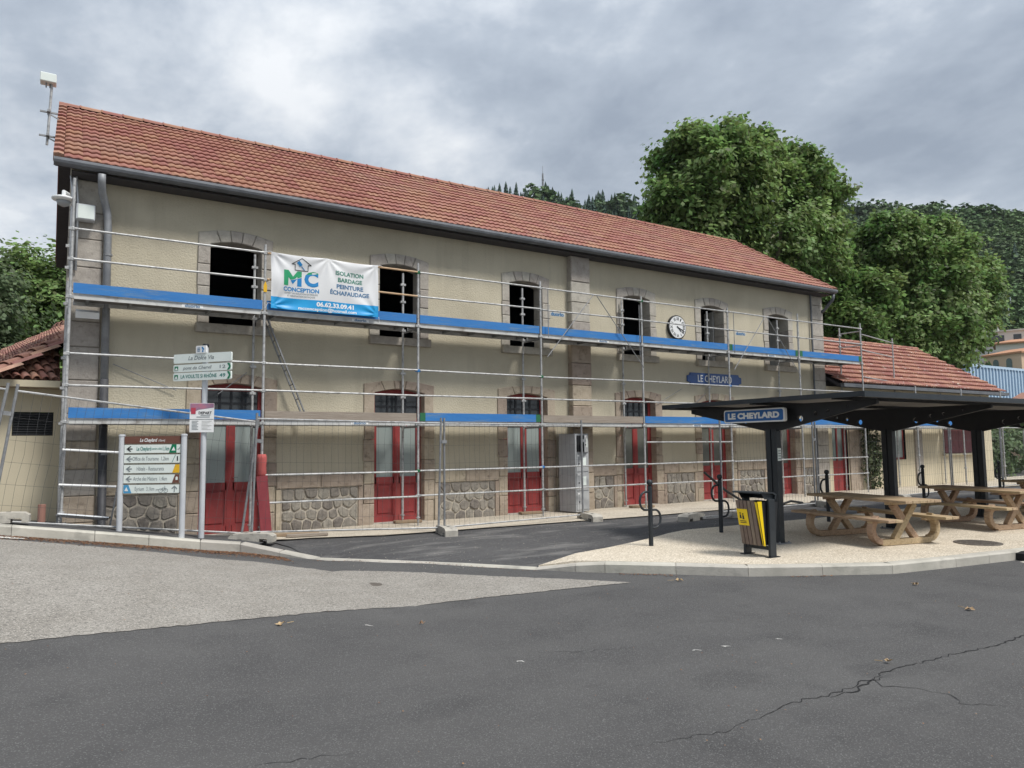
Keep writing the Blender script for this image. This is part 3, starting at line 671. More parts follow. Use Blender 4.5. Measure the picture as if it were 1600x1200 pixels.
# things hung on the station
ck = thing('station_clock', 'round white clock with black Roman numerals on the station wall', 'clock', (14.10, 14.05, 4.72))
mb = MB(); mb.lathe((14.10, 14.10, 4.72), [(.31, 0), (.33, .02), (.33, .075), (.30, .085)], 40, (0, -1, 0)); obj('case', mb, m_black, ck)
mb = MB(); mb.lathe((14.10, 14.017, 4.72), [(.298, 0), (.298, .006)], 40, (0, -1, 0)); obj('dial', mb, m_white, ck)
for k, nme in enumerate(['XII', 'I', 'II', 'III', 'IIII', 'V', 'VI', 'VII', 'VIII', 'IX', 'X', 'XI']):
    a = PI/2-k*PI/6; u = Vector((math.cos(a), 0, math.sin(a)))
    text(nme, .115, m_ink, ck, Vector((14.10, 14.010, 4.72))+u*.225, Vector((u.z, 0, -u.x)), u, bold=.02, width=min(.095, .038*len(nme)), name='numeral')
for nm, a, ln, w in (('minute_hand', rad(-22), .24, .016), ('hour_hand', rad(-42), .17, .024)):
    u = Vector((math.cos(a), 0, math.sin(a))); mb = MB(); mb.beam(Vector((14.10, 14.003, 4.72))-u*.04, Vector((14.10, 14.003, 4.72))+u*ln, w, .006, (0, 1, 0)); obj(nm, mb, m_ink, ck)
mb = MB(); mb.tube((14.1, 14.012, 4.72), (14.1, 13.995, 4.72), .018, 12); obj('hub', mb, m_ink, ck)

sg = thing('station_name_plate', 'dark blue enamel plate with notched ends reading LE CHEYLARD on the upper station wall', 'sign', (15.53, 14.06, 3.35))
x0, x1, z0, z1 = 14.46, 16.62, 3.19, 3.52; zm = (z0+z1)/2
mb = MB(); mb.slabxz([(x0+.12, z0), (x1-.12, z0), (x1-.1, z0+.06), (x1, zm-.08), (x1, zm+.08), (x1-.1, z1-.06), (x1-.12, z1), (x0+.12, z1), (x0+.1, z1-.06), (x0, zm+.08), (x0, zm-.08), (x0+.1, z0+.06)], 14.055, 14.095, .008); obj('plate', mb, m_plateblue, sg)
text('LE CHEYLARD', .27, m_white, sg, (15.53, 14.055, zm), (1, 0, 0), width=1.36, bold=.012)

# ------------------------------------------------------------------ single-storey wing on the right
ax0, ax1, aze, azr, ayr = 20.60, 31.25, 3.40, 5.50, 17.0
aw = thing('station_annex', 'low cream wing with lichen-spotted tile roof joined to the right end of the station', 'building', (26, 17, 0))
ah = [(20.80, 21.62, -.2, 2.4), (23.75, 24.96, .95, 2.4), (27.45, 29.35, 1.12, 2.5)]
wm = wall_with_holes(20.585, ax1-.25, -.3, 3.35, ah, YW)
wm.add([(ax1-.25, YW, -.3), (ax1-.25, 19.9, -.3), (ax1-.25, 19.9, 3.35), (ax1-.25, ayr, azr-.1), (ax1-.25, YW, 3.35)], [(0,1,2,3,4)])
obj('wall', wm, m_plaster2, aw, fix=False)
mb = MB(); mb.slabxz([(21.66, -.1), (22.3, -.1), (22.3, 2.9), (21.66, 2.9)], 14.06, 14.13, .012); obj('stone_pier', mb, m_pinkstone, aw)
mb = MB(); mb.slabxz([(25.5, -.1), (25.95, -.1), (25.95, 3.2), (25.5, 3.2)], 14.05, 14.13, .012); obj('stone_pier', mb, m_greystone, aw)
mb = MB(); mb.box(20.66, 30.9, 14.3, 18.2, -.1, 3.2); obj('room_interior', mb, m_interior, aw)
mb = MB(); mb.box(20.80, 20.88, 14.2, 14.26, .02, 2.4); mb.box(21.5, 21.62, 14.16, 14.26, .02, 2.4); mb.box(20.88, 21.5, 14.21, 14.25, .02, .98); mb.box(21.16, 21.22, 14.2, 14.26, .98, 2.4); dr = obj('door', mb, m_red, aw)
mb = MB(); mb.box(20.88, 21.5, 14.225, 14.235, .98, 2.4); obj('pane', mb, mat('green_grey_pane', (0.13, 0.17, 0.16), (0.19, 0.23, 0.215), 2, 0.25, spec=.6), dr)
mb = MB(); mb.box(23.75, 24.96, 14.17, 14.22, .95, 1.02)
for x in (23.75, 24.32, 24.90): mb.box(x, x+.06, 14.17, 14.22, 1.02, 2.4)
wf = obj('window_frame', mb, m_red, aw); mb = MB(); mb.box(23.81, 24.9, 14.19, 14.2, 1.02, 2.4); obj('pane', mb, m_skyfilm, wf)
for k in range(2):
    mb = MB(); a = 27.45+k*.955
    for q in range(5): mb.box(a+q*.189, a+q*.189+.183, 14.05, 14.08, 1.12, 2.5)
    mb.box(a+.03, a+.9, 14.035, 14.05, 1.3, 1.38); mb.box(a+.03, a+.9, 14.035, 14.05, 2.2, 2.28); obj('shutter', mb, m_shut, aw)
mb = MB(); mb.box(27.35, 29.45, 13.99, 14.15, 1.04, 1.10); obj('window_sill', mb, m_plaster2, aw)
ard = Vector((0, ayr-13.6, azr-aze)); arl = ard.length; ard.normalize(); arn = Vector((0, -ard.z, ard.y))
mb = MB(); v = [(20.63, 13.63, aze-.02), (ax1, 13.63, aze-.02), (ax1, ayr, azr-.02), (20.63, ayr, azr-.02)]
mb.add(v+[(x, y, z-.1) for x, y, z in v], [(0,1,2,3),(7,6,5,4),(0,4,5,1),(1,5,6,2),(2,6,7,3),(3,7,4,0)])
v = [(20.63, 20.4, aze-.02), (ax1, 20.4, aze-.02), (ax1, ayr, azr-.02), (20.63, ayr, azr-.02)]
mb.add(v+[(x, y, z-.1) for x, y, z in v], [(0,1,2,3),(7,6,5,4),(0,4,5,1),(1,5,6,2),(2,6,7,3),(3,7,4,0)]); obj('roof_boarding', mb, m_darkwood, aw)
t = MB(); n = int((ax1-20.62)/.30); nrow_a = 11
tv2, tf2 = tile_verts(.30, .45, .03, .085, .008, .05)
for r in range(nrow_a):
    for c in range(n):
        P = slope_pt(tv2, 20.64+c*.30+rnd.uniform(-.004, .004), r*(arl-.02)/nrow_a+rnd.uniform(-.012, .012), (0, 13.57, aze), ard, arn)
        t.add(P.tolist(), tf2)
o = obj('roof_tile_field', t, m_tile_annex, aw, fix=False); o['kind'] = 'stuff'
for i in range(25):
    x0 = 20.64+i*.425; mb = MB(); prof = [(ayr+.13*math.cos(a), azr+.01+.09*math.sin(a)) for a in [PI*k/6 for k in range(7)]]
    mb.add([(x0, y, z) for y, z in prof]+[(x0+.43, y+(y-ayr)*.1, z+.012) for y, z in prof], [(k, k+1, 7+k+1, 7+k) for k in range(6)]+[(13,12,11,10,9,8,7), (0,1,2,3,4,5,6)]); obj('ridge_tile', mb, m_tile_annex, aw)
mb = MB(); mb.box(20.63, ax1, 13.47, 13.6, aze-.11, aze); obj('gutter', mb, m_zinc, aw)

# ------------------------------------------------------------------ outbuilding on the left
ob = thing('left_outbuilding', 'low cream outbuilding with curved clay tile roof left of the station', 'building', (-3, 16, 0))
OY = 14.7
mb = wall_with_holes(-7, .02, -.2, 2.78, [(-.66, -.08, 1.84, 2.24)], OY); mb.add([(.02, OY, -.2), (.02, 19, -.2), (.02, 19, 2.78), (.02, OY, 2.78)], [(0,1,2,3)])
obj('wall', mb, m_plaster2, ob, fix=False)
mb = MB(); mb.box(-7, .0, OY-.42, OY+.1, 2.64, 2.75); obj('eave_board', mb, m_plaster2, ob)
lv = MB(); lv.box(-.66, -.08, OY+.06, OY+.08, 1.84, 2.24)
lo = obj('louvre_grille', lv, m_mullion, ob)
for k in range(9):
    s = MB(); z = 1.86+k*.043; s.add([(-.65, OY+.005, z), (-.09, OY+.005, z), (-.09, OY+.05, z+.035), (-.65, OY+.05, z+.035), (-.65, OY+.008, z-.006), (-.09, OY+.008, z-.006), (-.09, OY+.053, z+.029), (-.65, OY+.053, z+.029)], [(0,1,2,3),(7,6,5,4),(0,4,5,1),(1,5,6,2),(2,6,7,3),(3,7,4,0)]); obj('slat', s, mat('louvre_grey', (.045, .047, .05), None, rough=.6) if k == 0 else bpy.data.materials['louvre_grey'], lo)
def barrel_row(parent, p0, p1, upv, r0=.075, ln=.42, m=m_tile_old, name='hip_tile', over=.08):
    p0, p1 = Vector(p0), Vector(p1); d = (p1-p0); L = d.length; d.normalize(); n = max(1, round(L/ln)); sd_ = d.cross(Vector(upv)).normalized(); u = sd_.cross(d).normalized()
    for i in range(n):
        a = p0+d*(L*i/n); b = p0+d*(L*(i+1)/n+over); mb = MB(); v = []
        for P, r, z in ((a, r0*1.12, .03), (b, r0*.86, 0.005)):
            for q in (1.0, .86):
                for k in range(8):
                    t_ = PI*k/7; v.append(P+u*z+sd_*math.cos(t_)*r*q+u*math.sin(t_)*r*q)
        f = []
        for k in range(7):
            f += [(k, k+1, 16+k+1, 16+k), (8+k, 24+k, 24+k+1, 8+k+1), (k, 8+k, 8+k+1, k+1), (16+k, 16+k+1, 24+k+1, 24+k)]
        mb.add(v, f); obj(name, mb, m, parent, smooth=True)
hu, hv, hp = Vector((.96, .28, 0)), Vector((-.28, .96, 0)), .60          # hipped roof set askew to the station: along its front, towards its back, pitch
hc = Vector((-1.0, 14.35, 2.74))
for q in range(15):                                                        # short front slope: barrel tiles from the eave up to the hip
    q_ = -.42+.135*q; t0 = max(0.0, (.96*q_-.93)/.28); t_ = max(.2, q_-.04)
    if t_-t0 < .12: continue
    e = hc+hu*q_+hv*t0+Vector((0, 0, hp*t0+.01))-hv*(.10 if t0 == 0 else 0); h = hc+hu*q_+hv*t_+Vector((0, 0, hp*t_+.01)) if q_ > .1 else e+hv*.26+Vector((0, 0, .13))
    barrel_row(ob, e, h, (0, 0, 1), .06, .30, name='barrel_tile', over=.05)
barrel_row(ob, hc-(hu+hv)*.5+Vector((0, 0, -hp*.5+.02)), hc+(hu+hv)*1.36+Vector((0, 0, hp*1.36+.02)), (0, -.55, 1), .115, .42, name='hip_tile')
ud_ = (hu+Vector((0, 0, hp))).normalized(); xd_ = -hv; nd_ = xd_.cross(ud_).normalized()
tv3, tf3 = tile_verts(.24, .46, .05, .055, .01, .03, 7, False)
t_me = bpy.data.meshes.new('clay_tile'); t_me.from_pydata(slope_pt(tv3, 0, 0, (0, 0, 0), ud_, nd_, xd_).tolist(), [], tf3); t_me.materials.append(m_tile_old)
DMAX = 5.2
for r in range(15):                                                        # left slope: rows run back along the hip roof
    D = r*.36
    for c in range(60):
        sv = D-.2+c*.24
        p = hc+hu*D+hv*sv+Vector((0, 0, hp*D))+ud_*rnd.uniform(-.01, .01)
        if p.x > -.02 or sv > 15 or p.x/p.y < -.105: continue
        o = link('clay_tile', t_me, ob); o.location = p-ORG[ob.name]
PD = lambda D, sv: hc+hu*D+hv*sv+Vector((0, 0, hp*D))-nd_*.03
mb = MB(); mb.extrude([PD(0, 0), PD(1.46, 1.46), PD(DMAX, (.96*DMAX-1)/.28), PD(0, (.96*DMAX-1)/.28)], nd_*-.05)
obj('roof_underlay', mb, m_darkwood, ob)
mb = MB(); q = [hc+hu*-.3, hc+hu*1.05, hc+(hu+hv)*1.40+Vector((0, 0, hp*1.40)), hc]; q = [p+Vector((0, 0, -.06)) for p in q]; mb.extrude(q, (0, 0, -.05)); obj('roof_underlay', mb, m_tile_old, ob)
rg0 = hc+hu*DMAX+Vector((0, 0, hp*DMAX+.03))
barrel_row(ob, rg0+hv*10.2, rg0+hv*15, nd_, .14, .5, name='ridge_tile')

# ------------------------------------------------------------------ scaffold
YF, YI = 13.3, 14.0
SX = [.08, 3.08, 6.11, 9.12, 12.15, 15.25, 18.24, 21.33]
AX = [24.3, 27.25, 30.1]
sc = thing('scaffold', 'galvanised tube scaffold with blue toe boards along the station front', 'scaffold', (10, 13.6, 0))
coup_me = None
def standard(x, y, z0, z1, r=.0238):
    mb = MB(); mb.tube((x, y, z0+.10), (x, y, z1), r, 10); s = obj('standard', mb, m_galv, sc, smooth=False)
    mb = MB(); mb.tube((x, y, z0+.02), (x, y, z0+.24), .017, 8); mb.box(x-.075, x+.075, y-.075, y+.075, z0+.008, z0+.016); mb.lathe((x, y, z0+.17), [(.045, 0), (.045, .02)], 8); obj('base_jack', mb, m_galv, s)
    return s
def coupler(s, x, y, z, m=m_galv):
    mb = MB(); mb.lathe((x, y, z-.03), [(.03, 0), (.036, .01), (.036, .05), (.03, .06)], 8); mb.box(x-.055, x+.055, y-.03, y+.03, z-.022, z+.022); obj('coupler', mb, m, s)
RZ = [.61, 1.10, 2.03, 2.61, 3.11, 4.02, 4.63, 5.12]
for i, x in enumerate(SX):
    zb = max(0.0, h_pav(x, YF))
    s = standard(x, YF, zb, [5.95, 5.28, 5.32, 5.28, 5.24, 5.24, 5.34, 5.30][i])
    for z in RZ:
        if i == 0 and z < 1.2: continue
        coupler(s, x, YF, z, m_blue if (i, z) in ((2, 3.11), (3, 1.10), (5, 3.11)) else m_green if (i, z) in ((2, 1.10), (3, 3.11), (4, 5.12), (2, 5.12)) else m_galv)
    if i < 8:
        xi = x-.03; s = standard(xi, YI, max(0.0, rise(x)), 5.25 if i else 4.4)
        for z in (2.03, 2.61, 3.11, 4.02, 4.63, 5.0): coupler(s, xi, YI, z)
for i, x in enumerate(AX):
    s = standard(x, YF, 0, 3.42)
    for z in (.61, 1.1, 2.03, 2.61, 3.11): coupler(s, x, YF, z)
    s = standard(x, YI, 0, 5.12 if i == 0 else 3.3)
    for z in (2.03, 2.61, 3.11): coupler(s, x, YI, z)
def rail(p, q, m=m_galv, r=.0185, name='guard_rail'):
    mb = MB(); mb.tube(p, q, r, 8); return obj(name, mb, m, sc)
AXS = SX+AX
for i, (a, b) in enumerate(zip(AXS, AXS[1:])):
    up = i < 7
    zs = [2.61, 3.11]+([4.63, 5.12] if up else [])+([.61, 1.10] if 1 <= i <= 6 else [])+([1.62] if i == 4 else [])
    for z in zs:
        sag = rnd.uniform(-.012, .012)
        rail((a+.03, YF-.035, z+sag), (b-.03, YF-.035, z-sag), m_tan if (i == 1 and z > 4.5) else m_galv)
    # decks and toe boards
    for lev, zt in ((0, 2.09), (1, 4.08)):
        if lev and not up: continue
        d = MB(); d.box(a+.05, b-.05, YF+.02, YF+.05, zt-.085, zt); d.box(a+.05, b-.05, YF+.63, YF+.66, zt-.085, zt)
        dk = obj('deck_frame', d, m_deck, sc)
        d = MB(); d.box(a+.06, b-.06, YF+.051, YF+.629, zt-.022, zt-.004)
        obj('deck_panel', d, m_ply, dk)
        for k in range(5):
            d = MB(); xx = a+.25+(b-a-.5)*k/4; d.box(xx-.02, xx+.02, YF+.052, YF+.628, zt-.07, zt-.024); obj('deck_rib', d, m_galv_d, dk)
        d = MB(); d.tube((a, YF, zt-.11), (a, YI, zt-.11), .02, 8); obj('transom', d, m_galv_d, sc)
        wood = lev == 0 and i in (1, 3)
        hh = .17 if not wood else .16
        d = MB(); d.box(a+.04, b-.04, YF-.006, YF+.018, zt+.003, zt+hh); tb = obj('toe_board', d, m_oldboard if wood else m_blue, sc)
        if (lev == 0 and i in (2,)) or (lev == 1 and i in (5, 6)):
            for u in (a+.04, b-.16): d = MB(); d.box(u, u+.12, YF-.0085, YF-.0062, zt+.003, zt+hh); obj('board_end', d, m_green, tb)
        if (lev, i) in ((0, 1), (0, 2), (0, 4), (1, 0), (1, 1), (1, 3), (1, 5)):
            xx = (a+b)/2+.3; d = MB(); d.box(xx-.17, xx+.17, YF+.017, YF+.019, zt-.07, zt-.018); st_ = obj('maker_sticker', d, m_white, dk)
            text('duorio', .07, m_logot, st_, (xx, YF+.017, zt-.044), (1, 0, 0), bold=.03, width=.24)
rail((SX[-1], YF-.03, 4.95), (24.3, YI-.03, 4.95)); rail((SX[-1], YF-.03, 4.45), (24.3, YI-.03, 4.45)); rail((SX[-1]+.05, YF-.03, 3.6), (24.3, YI, 3.6)); rail((SX[-1], YF, 5.05), (SX[-1], YI, 5.05)); rail((SX[-1], YF, 4.6), (SX[-1], YI, 4.6))
d = MB(); d.box(SX[-1]-.01, SX[-1]+.02, YF+.03, YI-.02, 4.09, 4.26); obj('toe_board', d, m_blue, sc)
# triangular advance guard-rail frames
for a, b in ((SX[3], SX[4]), (SX[5], SX[6])):
    mx = (a+b)/2; y = YF-.075
    rail((a+.12, y, 3.55), (mx-.05, y, 5.10), m=m_galv_d, r=.010, name='brace'); rail((b-.03, y, 3.45), (mx+.05, y, 5.10), m=m_galv_d, r=.010, name='brace')
    rail((a+.16, y, 4.0), (a+.16, y, 5.1), m=m_galv_d, r=.009, name='brace'); rail((b-.14, y, 3.7), (b-.14, y, 5.0), m=m_galv_d, r=.009, name='brace')
    d = MB(); d.box(a+.2, a+.62, y-.006, y, 4.50, 4.59); pl = obj('maker_plate', d, m_shutgrey, sc)
    text('duorio', .12, m_logot, pl, (a+.41, y-.006, 4.545), (1, 0, 0), bold=.05, width=.36)
for a, b, z in ((.75, 1.75, 3.05), (2.95, 2.45, 3.0), (14.2, 13.3, 3.05), (15.1, 14.5, 2.95)):
    rail((a, YI+.03, z), (b, YI+.03, z-.42), m=m_galv_d, r=.007, name='wall_tie')
# access steps in the first bay
ac = MB(); ac.tube((.10, YF-.06, 1.62), (.02, YF-.02, .33), .014, 6); ac.tube((.93, YF-.06, 1.62), (.72, YF-.02, .20), .014, 6); obj('step_leg', ac, m_galv_d, sc)
for z in (1.60, 1.06):
    rail((.06+(z-1.6)*.05, YF-.06, z), (.9-(1.6-z)*.16, YF-.06, z-.06), m_white, .018, 'step_rung')
mb = MB(); mb.beam((.03, YF-.06, .60), (.72, YF-.06, .50), .16, .02, (0, .35, 1)); obj('step_plank', mb, m_alu, sc)

ld = thing('ladder', 'narrow steel ladder slanting between the two scaffold decks', 'ladder', (3.6, 13.75, 2.1))
pA, pB = Vector((3.20, 13.62, 4.0)), Vector((3.98, 13.62, 2.10)); off = Vector((.02, .30, 0))
for o_ in (Vector((0, 0, 0)), off):
    mb = MB(); mb.beam(pA+o_, pB+o_, .022, .045, (0, 1, 0)); obj('rail', mb, m_galv_d, ld)
for k in range(7):
    p = pA.lerp(pB, (k+.5)/7); mb = MB(); mb.tube(p, p+off, .012, 6); obj('rung', mb, m_galv_d, ld)

# banner
bn = thing('advertising_banner', 'white and blue cloth banner MC CONCEPTION tied to the upper scaffold rails', 'banner', (4.19, 13.22, 4.1))
BX0, BX1, BZ0, BZ1, BY = 3.17, 5.22, 4.11, 5.15, 13.215
def bwave(P):
    P = np.array(P, float); x, z = P[:, 0], P[:, 2]; u = (x-BX0)/(BX1-BX0); w = (z-BZ0)/(BZ1-BZ0)
    y = .018*np.sin(u*6.5+w*2.2)*(1-w*.5)+.012*np.sin(u*13-w*5)+.010*np.sin(w*9+u*2)*np.exp(-((u-.04)/.16)**2)*1.6
    for cx_, cw in ((0.02, 1.0), (.51, 1.0), (.98, .98), (.02, .05), (.98, .05)):      # folds that radiate from the ties
        dx, dw = u-cx_, (w-cw)*.5; r = np.hypot(dx, dw)+1e-6; a = np.arctan2(dw, dx)
        y += .016*np.sin(a*9)*np.exp(-r/.22)*np.minimum(1, r/.05)
    P[:, 1] += y
    P[:, 2] += -.028*np.sin(np.clip(u*2, 0, 2) % 1*PI)*np.clip(w, 0, 1)
    return P
def bgrid(z0, z1, nx, nz):
    P = [(BX0+(BX1-BX0)*i/nx, BY, z0+(z1-z0)*j/nz) for j in range(nz+1) for i in range(nx+1)]
    mb = MB(); mb.add(bwave(P).tolist(), [(j*(nx+1)+i, j*(nx+1)+i+1, (j+1)*(nx+1)+i+1, (j+1)*(nx+1)+i) for j in range(nz) for i in range(nx)]); return mb
obj('cloth', bgrid(4.33, BZ1, 96, 36), m_bannerw, bn, smooth=True); obj('blue_band', bgrid(BZ0, 4.33, 96, 14), m_bannerb, bn, smooth=True)
bt = lambda body, size, m, x, z, width, bold=.03, **k: text(body, size, m, bn, (x, BY, z), (1, 0, 0), width=width, bold=bold, warp=lambda P: bwave(P), **k)
bt('ISOLATION', .112, m_logogt, 4.635, 4.895, .56, .035); bt('BARDAGE', .112, m_logogt, 4.645, 4.765, .49, .035); bt('PEINTURE', .112, m_logot, 4.645, 4.635, .54, .035); bt('ÉCHAFAUDAGE', .112, m_logot, 4.64, 4.51, .78, .035)
bt('06.62.33.09.41', .115, m_white, 4.36, 4.25, .72, .04); bt('mcconception@hotmail.com', .085, m_white, 4.22, 4.155, 1.1, .02)
bt('CONCEPTION', .105, m_logob, 3.718, 4.495, .65, .035); bt('EXPERT EN ISOLATION EXTÉRIEURE', .045, m_inkg, 3.72, 4.425, .60, .01); bt('ET RÉNOVATION DE FAÇADE', .045, m_inkg, 3.72, 4.375, .50, .01)
def wedge(poly, m, nm):                                          # printed shape that follows the cloth: fine strips
    P2 = [Vector((p[0], p[1], 0)) for p in poly]; bm = bmesh.new(); bm.faces.new([bm.verts.new((p.x, BY-.0035, p.y)) for p in P2])
    for k in range(40): bmesh.ops.bisect_plane(bm, geom=bm.verts[:]+bm.edges[:]+bm.faces[:], plane_co=(BX0+.30+k*.02, 0, 0), plane_no=(1, 0, 0))
    for k in range(12): bmesh.ops.bisect_plane(bm, geom=bm.verts[:]+bm.edges[:]+bm.faces[:], plane_co=(0, 0, 4.54+k*.03), plane_no=(0, 0, 1))
    bmesh.ops.triangulate(bm, faces=bm.faces[:]); bm.verts.ensure_lookup_table(); t = MB(); idx = {v: i for i, v in enumerate(bm.verts)}
    t.v = [tuple(v.co) for v in bm.verts]; t.f = [tuple(idx[v] for v in f.verts) for f in bm.faces]; bm.free()
    t.v = bwave(t.v).tolist(); return obj(nm, t, m, bn)
zb_, zt_ = 4.565, 4.855
wedge([(3.395, zb_), (3.475, zb_), (3.475, 4.665), (3.395, 4.645)], m_logog, 'logo_letter'); wedge([(3.395, 4.645), (3.475, 4.665), (3.475, 4.72), (3.515, 4.675), (3.60, 4.705), (3.64, 4.75), (3.64, 4.72), (3.72, 4.75), (3.72, zt_), (3.64, zt_), (3.558, 4.74), (3.475, zt_), (3.395, zt_)], m_logog, 'logo_letter')
wedge([(3.515, 4.665), (3.558, 4.60), (3.64, 4.71), (3.60, 4.692)], m_logob, 'logo_letter'); wedge([(3.64, zb_), (3.72, zb_), (3.72, 4.738), (3.64, 4.708)], m_logob, 'logo_letter')
o = bt('C', .37, m_logog, 3.90, 4.705, .26, .05, name='logo_letter'); o.data.materials.append(m_logob)
bm = bmesh.new(); bm.from_mesh(o.data); co = Vector((3.9, BY, 4.80))-ORG[bn.name]; no = Vector((-.12, 0, 1)).normalized()
bmesh.ops.bisect_plane(bm, geom=bm.verts[:]+bm.edges[:]+bm.faces[:], plane_co=co, plane_no=no)
for f in bm.faces: f.material_index = 0 if (f.calc_center_median()-co).dot(no) > 0 else 1
bm.to_mesh(o.data); bm.free()
lg = MB(); hx, hz = 3.715, 4.985
L2 = [((hx-.18, hz), (hx, hz+.12)), ((hx, hz+.12), (hx+.18, hz)), ((hx-.18, hz), (hx-.12, hz)), ((hx+.12, hz), (hx+.18, hz)), ((hx-.12, hz), (hx-.12, hz-.11)), ((hx+.12, hz), (hx+.12, hz-.11)), ((hx-.12, hz-.11), (hx+.12, hz-.11))]
for p, q in L2:
    for k in range(8):
        u0, u1 = k/8, (k+1)/8; lg.beam((p[0]+(q[0]-p[0])*u0, BY-.005, p[1]+(q[1]-p[1])*u0), (p[0]+(q[0]-p[0])*u1, BY-.005, p[1]+(q[1]-p[1])*u1), .010, .004, (0, 1, 0))
lg.v = bwave(lg.v).tolist(); obj('house_outline', lg, m_ink, bn)
lg = MB(); lg.beam((hx-.07, BY-.005, hz+.05), (hx-.01, BY-.005, hz-.02), .06, .003, (0, 1, 0)); lg.beam((hx-.005, BY-.005, hz-.03), (hx+.06, BY-.005, hz-.1), .012, .003, (0, 1, 0)); lg.v = bwave(lg.v).tolist(); obj('paint_brush_symbol', lg, m_logob, bn)
for (x, z, dx) in ((BX0, BZ1, -.09), (BX1, BZ1, .12), (BX0, 4.2, -.09), (BX1, BZ0, .05)):
    mb = MB(); mb.path([(x, BY-.002, z-.01), (x+dx*.5, BY+.03, z+.005), (x+dx, BY+.06, z-.02 if z > 4.5 else z-.1)], .005, 5); obj('tie_cord', mb, m_white, bn)

# other things fixed to the scaffold
fp = MB(); fp.lathe((3.08, YF, 1.08), [(.07, 0), (.085, .06), (.078, .2), (.088, .33), (.07, .4)], 12); tag(obj('foam_sleeve', fp, m_foam, base=(3.08, YF, 1.08), smooth=True), 'pale red foam sleeve wrapped round a scaffold pole', 'padding')
fp = MB(); fp.beam((3.16, YF-.10, .03), (3.07, YF-.06, 1.10), .19, .035, (0, -1, 0)); fb = obj('leaning_board', fp, m_red2, base=(3.13, YF-.09, .03)); tag(fb, 'dark red board standing upright below the foam sleeve beside the first door', 'board')
fp = MB(); fp.extrude([(3.08-.03, YF-.03, 4.40), (3.08+.03, YF-.03, 4.40), (3.08+.03, YF-.03, 4.52), (3.08, YF-.03, 4.60), (3.08-.03, YF-.03, 4.52)], (0, -.006, 0)); tag(obj('inspection_tag', fp, m_yel, base=(3.08, YF-.03, 4.4)), 'small yellow tag on the scaffold pole left of the banner', 'tag')
fl = thing('floodlight', 'small white floodlight under the left end of the upper deck', 'lamp', (.35, 13.7, 3.8)); mb = MB(); mb.obox((.34, 13.75, 3.83), (.17, 0, 0), (0, .07, .03), (0, -.02, .05)); obj('housing', mb, m_white, fl); mb = MB(); mb.tube((.3, 13.82, 3.85), (.3, 14.05, 3.9), .015); obj('arm', mb, m_galv_d, fl)

# wall camera, box and conduit at the left corner
cd = thing('conduit_bundle', 'bundle of grey conduits climbing the left corner of the station to the eave', 'conduit', (.1, 14.0, 5.2))
for k, (dx, dy) in enumerate(((0, 0), (.05, .01), (.09, .02))):
    mb = MB(); mb.path([(.06+dx, 13.98+dy, 4.6), (.06+dx, 13.98+dy, 5.7), (.06+dx*1.2-.02*k, 13.97+dy, 5.95), (.03+dx*.9, 13.96, 6.2)], .018, 6); obj('conduit', mb, m_alu if k != 1 else m_galv_d, cd, smooth=True)
wc = thing('dome_camera', 'white dome surveillance camera on a bracket at the left station corner', 'camera', (-.05, 13.5, 5.6))
mb = MB(); mb.lathe((-.06, 13.42, 5.60), [(.10, -.02), (.165, 0), (.17, .03), (.12, .05), (.03, .06)], 24); obj('shade', mb, m_white, wc, smooth=True)
mb = MB(); mb.lathe((-.06, 13.42, 5.49), [(.02, 0), (.08, .03), (.11, .09)], 20); obj('dome', mb, mat('smoked_dome', (.35, .36, .37), None, rough=.15), wc, smooth=True)
mb = MB(); mb.path([(-.06, 13.42, 5.65), (-.06, 13.42, 5.74), (.0, 13.6, 5.76), (.06, 13.98, 5.7)], .03, 8); obj('bracket', mb, m_white, wc)
jb = thing('junction_box', 'pale grey box beside the dome camera on the station corner', 'box', (.22, 13.9, 5.6)); mb = MB(); mb.box(.12, .40, 13.86, 14.04, 5.45, 5.72); bevel(obj('case', mb, m_alu, jb), .012); mb = MB(); mb.box(.15, .385, 13.85, 13.862, 5.47, 5.70); obj('lid', mb, m_offwhite, jb)
# antenna mast on the gable
an = thing('roof_antenna', 'thin steel mast with a white antenna box beside the roof verge', 'antenna', (-.38, 15.6, 7.2))
mb = MB(); mb.tube((-.37, 15.6, 7.25), (-.33, 15.6, 8.48), .022, 8); obj('mast', mb, m_galv, an)
mb = MB(); mb.box(-.52, -.26, 15.5, 15.72, 8.43, 8.60); bevel(obj('antenna_box', mb, m_offwhite, an), .012)
mb = MB(); mb.tube((-.42, 15.58, 8.34), (-.42, 15.58, 8.43), .012); mb.tube((-.36, 15.62, 8.36), (-.36, 15.62, 8.43), .012); obj('cable_gland', mb, m_galv_d, an)
for z in (7.42, 7.88):
    mb = MB(); mb.beam((-.50, 15.6, z), (-.22, 15.6, z), .03, .03); mb.beam((-.36, 15.5, z), (-.36, 15.7, z), .05, .04); mb.beam((-.37, 15.6, z-.02), (-.2, 15.6, z-.10), .02, .02); obj('clamp', mb, m_galv_d, an)
mb = MB(); mb.path([(2.40+.07*math.cos(t)+.01*math.sin(5*t), 14.04, 3.02+.075*math.sin(t)) for t in [k*PI/8 for k in range(46)]], .008, 5); tag(obj('cable_coil', mb, m_cable, base=(2.4, 14.04, 3.0)), 'coil of dark cable hanging above the first door', 'cable')

